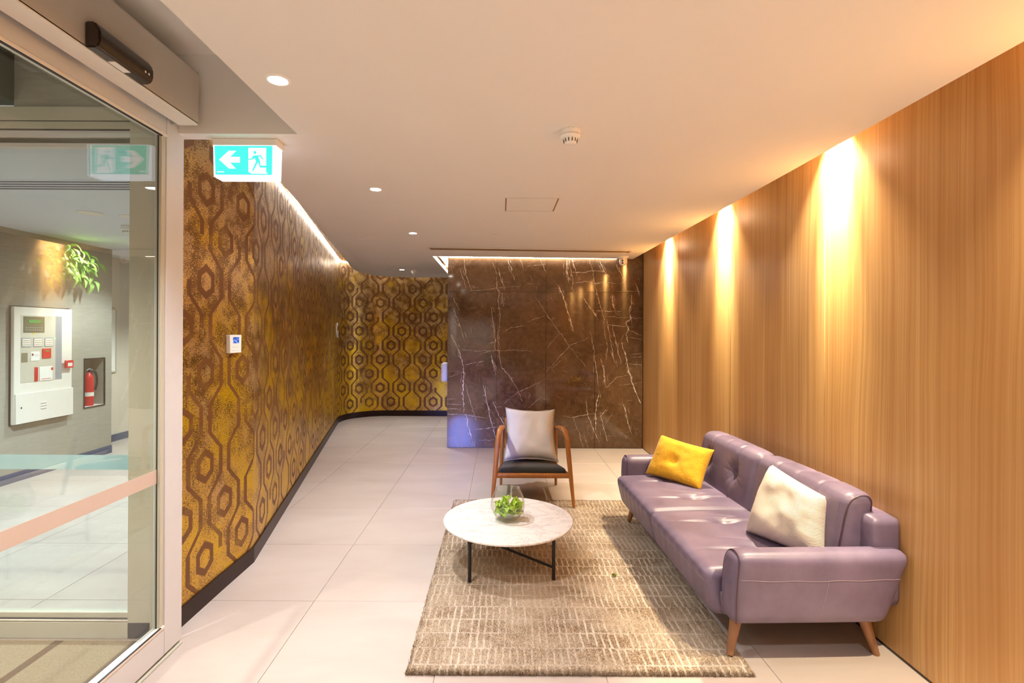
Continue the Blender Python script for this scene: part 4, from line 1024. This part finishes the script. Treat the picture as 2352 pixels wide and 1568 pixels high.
# ---------------- pillows from four corner points
def pillow(name, BL, BR, TR, TL, T, mat, lab, cat, group=None, n=28, piping=None, flange=0.0, wr=.004, seed=1, dent=None, pinch=.05):
    r_ = random.Random(seed); c = (Vector(BL)+Vector(BR)+Vector(TR)+Vector(TL))/4
    BL, BR, TR, TL = [Vector(p)-c for p in (BL, BR, TR, TL)]
    nn = ((BR-BL).cross(TL-BL)).normalized()
    root = empty(name, c, label=lab, cat=cat, group=group)
    bm = bmesh.new(); uvl = bm.loops.layers.uv.new('UVMap'); ph = [r_.uniform(0, 6.28) for _ in range(12)]
    sides = {}
    def base(u, v): return (BL*(1-u)*(1-v)+BR*u*(1-v)+TR*u*v+TL*(1-u)*v)
    for s in (1, -1):
        for i in range(n+1):
            for j in range(n+1):
                u, v = i/n, j/n; a, b = 2*u-1, 2*v-1
                # edges pulled in between corners
                a2 = a*(1-pinch*(1-b*b)*abs(a)**3); b2 = b*(1-pinch*(1-a*a)*abs(b)**3)
                p = base((a2+1)/2, (b2+1)/2)
                th = (max(0, 1-a**4)*max(0, 1-b**4))**.55
                edge_ = i in (0, n) or j in (0, n)
                if edge_:
                    if s == 1: sides[(i, j)] = bm.verts.new(p)
                    sides[(s, i, j)] = sides[(i, j)]; continue
                h = T/2*th
                h += wr*2.4*th*(mnoise.noise(Vector((a*1.6+seed*7, b*1.6, ph[0]))) + .45*mnoise.noise(Vector((a*4+ph[1], b*3.2, seed*3))))
                h -= wr*.5*(1-th)*abs(math.sin((a if abs(b) > abs(a) else b)*17+ph[2]))
                if dent and s == 1: 
                    for (da, db, dr_, dd) in dent: h -= dd*math.exp(-((a-da)**2+(b-db)**2)/dr_**2)
                sides[(s, i, j)] = bm.verts.new(p+nn*s*h)
        for i in range(n):
            for j in range(n):
                f = bm.faces.new([sides[(s, i, j)], sides[(s, i+1, j)], sides[(s, i+1, j+1)], sides[(s, i, j+1)]])
                for lp, (ii, jj) in zip(f.loops, ((i, j), (i+1, j), (i+1, j+1), (i, j+1))): lp[uvl].uv = (ii/n, jj/n)
    build('cushion_cover', bm, mat, root, smooth=True)
    loop = [base((a*(1-pinch*(1-b*b)*abs(a)**3)+1)/2, (b*(1-pinch*(1-a*a)*abs(b)**3)+1)/2) for a, b in
            [(-1+2*k/16, -1) for k in range(16)]+[(1, -1+2*k/16) for k in range(16)]+[(1-2*k/16, 1) for k in range(16)]+[(-1, 1-2*k/16) for k in range(17)]]
    if flange:
        # flat hem around the edge
        bm = bmesh.new(); m_ = len(loop)-1; ring = []
        for k in range(m_):
            p = loop[k]; rad = p.normalized()
            ring.append((bm.verts.new(p*.97), bm.verts.new(p+rad*flange+nn*.004*math.sin(k*1.3)), bm.verts.new(p+rad*flange-nn*.003+nn*.004*math.sin(k*1.3)), bm.verts.new(p*.97-nn*.003)))
        for k in range(m_):
            A_, B_ = ring[k], ring[(k+1) % m_]
            for e in range(4): bm.faces.new((A_[e], B_[e], B_[(e+1) % 4], A_[(e+1) % 4]))
        build('flange', bm, mat, root, smooth=True)
        tube('stitched_edge', [p+p.normalized()*(flange-.004)+nn*.003 for p in loop], .0016, piping or mat, root, seg=6)
    elif piping: tube('piping', loop, .003, piping, root, seg=6)
    return root
pillow('cushion', (.035, 4.97, .345), (.565, 4.95, .345), (.56, 5.27, .80), (.06, 5.28, .815), .15, M['linen'], 'square pale grey linen cushion leaning on the armchair back', 'cushion', n=30, piping=plain('brown_edge_stitch', lin(120, 92, 78), .8), flange=.014, wr=.007, seed=3, pinch=.12)

# ================================================================== SOFA
SA = .03; SCx, SCy = 1.5, 3.41
so = empty('sofa', (SCx, SCy, 0), SA, label='mauve grey leather three seat sofa with tufted back against the timber wall', cat='sofa')
Lt = M['leather']
def bump_(y, c, w_): return math.exp(-((y-c)/w_)**2)
# base
def basefn(p, u):
    t = (p.z-.18)/.2; p.x += (-.03*t if u[0] < 0 else 0); return p
softbox('base_frame', (-.41, -.88, .185), (.36, .88, .32), .03, Lt, so, n=(6, 16, 4), fn=basefn)
# arms
for s in (-1, 1):
    def armfn(p, u, s=s):
        t = max(0, min(1, (p.z-.195)/.36))
        p.y += s*.035*(t-.5)
        if u[0] > 0: p.x += (t-1)*.105*max(0, (p.x)/.44)
        else: p.x += -.015*math.sin(PI*t)
        # gentle bulge
        p.y += s*.012*(1-u[0]**2)*math.sin(PI*t)*(1 if u[1]*s > 0 else .3)
        return p
    arm = softbox('arm', (-.415, s*.93-.07, .195), (.455, s*.93+.07, .555), .055, Lt, so, n=(26, 8, 20), fn=armfn)
    def drape(pts, s=s, arm=arm):
        bmx = bmesh.new(); bmx.from_mesh(arm.data); tr = BVHTree.FromBMesh(bmx); out_ = []
        for p in pts:
            h = tr.ray_cast(Vector((p[0], s*1.3, p[1])), Vector((0, -s, 0)))
            if h[0] is not None: out_.append(h[0]+Vector((0, s*.0006, 0)))
        bmx.free(); return out_
    tube('seam', drape([(-.398+.82*k/24, .432+.002*math.sin(k)) for k in range(25)]), .0015, M['seam'], arm, seg=6)
    tube('seam', drape([(.03-.035*k/12, .43-.222*k/12) for k in range(13)]), .0013, M['seam'], arm, seg=6)
    # piping round the front face
    for e in (-1, 1):
        pts_ = []
        for k in range(15):
            a = PI*k/14*.5
        zz = [.215, .27, .34, .42, .49, .525, .545, .552]; yy = [.060, .069, .0715, .0715, .068, .055, .03, .0]
        pts_ = [(-.412+(.018 if z < .5 else .022)-.012*math.sin(PI*min(1, (z-.195)/.36)), s*.93+e*y_*1.005+s*.035*((z-.195)/.36-.5)+(s*.004 if e*s > 0 else 0), z) for z, y_ in zip(zz, yy)]
        tube('piping', catmull(pts_, 3), .0035, M['seam_dark'], arm, seg=6)
# seat cushions
tufts = [(-.13, .27), (-.13, -.27)]
for s in (-1, 1):
    yc = s*.428
    def seatc(p, u, yc=yc, s=s):
        ly = p.y-yc; top = max(0, (p.z-.33)/.1)
        if u[0] < 0:      # slope of the front face
            t = (p.z-.175)/.23; p.x += -.05*max(0, min(1, t))*min(1, max(0, -u[0]))
        dome = .022*(1-u[1]**4)*(1-min(1, abs(u[0]))**2)
        dn = 0
        for tx, ty in ((-.10, .20), (-.10, -.20)):
            r2 = ((p.x-tx)/.075)**2+((ly-ty)/.05)**2
            dn += .030*math.exp(-r2)+.008*math.exp(-r2*6)
            dn += .012*bump_(ly, ty+.012*math.sin(p.x*9), .014)*math.exp(-((p.x-tx)/.27)**4)
            for k_, (aa, bb) in enumerate(((.045, .3), (-.05, -.28), (.09, -.5))):
                dn += .0035*bump_(ly, ty+aa+bb*(p.x-tx)*.6, .011)*math.exp(-((p.x-tx)/.14)**2)
        if u[2] > 0: p.z += (dome-dn)*min(1, top*1.3)*u[2]
        else: pass
        if u[0] < 0:
            p.x += .004*math.sin(ly*60+p.z*20)*min(1, -u[0])*min(1, max(0, (p.z-.2)/.1))*.5
        return p
    st = softbox('seat_cushion', (-.455, yc-.430, .175), (.26, yc+.430, .415), .05, Lt, so, n=(60, 130, 14), fn=seatc)
    bmx = bmesh.new(); bmx.from_mesh(st.data); tr_ = BVHTree.FromBMesh(bmx); pp = []
    for k in range(33):
        h_ = tr_.ray_cast(Vector((-.9, yc-.418+.836*k/32, .352+.003*math.sin(k*.8))), Vector((1, 0, 0)))
        if h_[0] is not None: pp.append(h_[0]+Vector((-.0005, 0, 0)))
    bmx.free(); tube('stitched_edge', pp, .0021, M['seam'], st, seg=6)
# backs
softbox('back_frame', (.30, -.93, .25), (.462, .93, .70), .035, Lt, so, n=(6, 20, 10))
for s in (-1, 1):
    yc = s*.428
    def backc(p, u, yc=yc, s=s):
        ly = p.y-yc; t = (p.z-.36)/.42
        dome = .028*(1-u[1]**4)*(1-(2*min(1, max(0, t))-1)**2*.5)
        dn = 0
        for ty in (.20, -.20):
            r2 = ((p.z-.60)/.06)**2+((ly-ty)/.05)**2
            dn += .034*math.exp(-r2)+.01*math.exp(-r2*6)
            dn += .010*bump_(ly, ty+.012*math.sin(p.z*16), .012)*math.exp(-((p.z-.66)/.19)**4)
            for k_ in range(5):
                a_ = .5+k_*.9; dx_, dz_ = math.cos(a_), math.sin(a_)
                perp = (ly-ty)*dz_-(p.z-.60)*dx_; rad = math.hypot(ly-ty, p.z-.60)
                dn += .0045*math.exp(-(perp/.008)**2)*math.exp(-(rad/.09)**2)
        dn += .008*bump_(p.z, .56, .02)*math.exp(-((abs(ly)-.20)/.22)**2)*0
        if u[0] < 0: p.x += (-dome+dn)*min(1, -u[0])
        if u[2] > .2: 
            for ty in (.20, -.20, 0.0): p.z -= .006*bump_(ly, ty, .014)*u[2]
            p.z += .012*(1-u[1]**4)*u[2]
        p.x += .20*(p.z-.42)          # lean
        return p
    bk = softbox('back_cushion', (.17, yc-.428, .36), (.325, yc+.428, .785), .055, Lt, so, n=(12, 130, 56), fn=backc)
    if s == -1:
        pp = [(.182, .40), (.182, .55), (.182, .68), (.192, .745), (.225, .775), (.27, .778), (.30, .755), (.31, .70)]
        tube('piping', catmull([(x+.20*(z-.42), yc-.428+.012, z) for x, z in pp], 4), .0038, M['seam_dark'], bk, seg=6)
# legs
for (lx, ly_, sx, sy) in ((-.34, -.87, -.05, -.035), (.30, -.87, .06, -.02), (-.34, .83, -.05, .03), (.30, .83, .05, .03)):
    zf = RZ if lx < 0 else .0
    tube('leg', [(lx+sx, ly_+sy, zf+.0005), (lx, ly_, .20)], [.0165, .030], M['wood_leg'], so, seg=20)
# sofa cushions
pillow('cushion', (1.205, 4.2, .440), (1.505, 3.79, .425), (1.652, 3.90, .705), (1.352, 4.25, .752), .14, M['yellow'], 'mustard yellow plush rectangular cushion at the far end of the sofa', 'cushion', n=34, wr=.004, seed=5, dent=[(-.05, -.1, .22, .028), (.05, .5, .2, .012)], pinch=.06)
pillow('cushion', (1.452, 2.985, .435), (1.665, 2.60, .43), (1.715, 2.665, .745), (1.625, 3.03, .822), .23, M['cream'], 'cream textured square cushion leaning near the front arm of the sofa', 'cushion', n=34, piping=None, wr=.005, seed=9, dent=[(.1, .35, .3, .02)], pinch=.03)
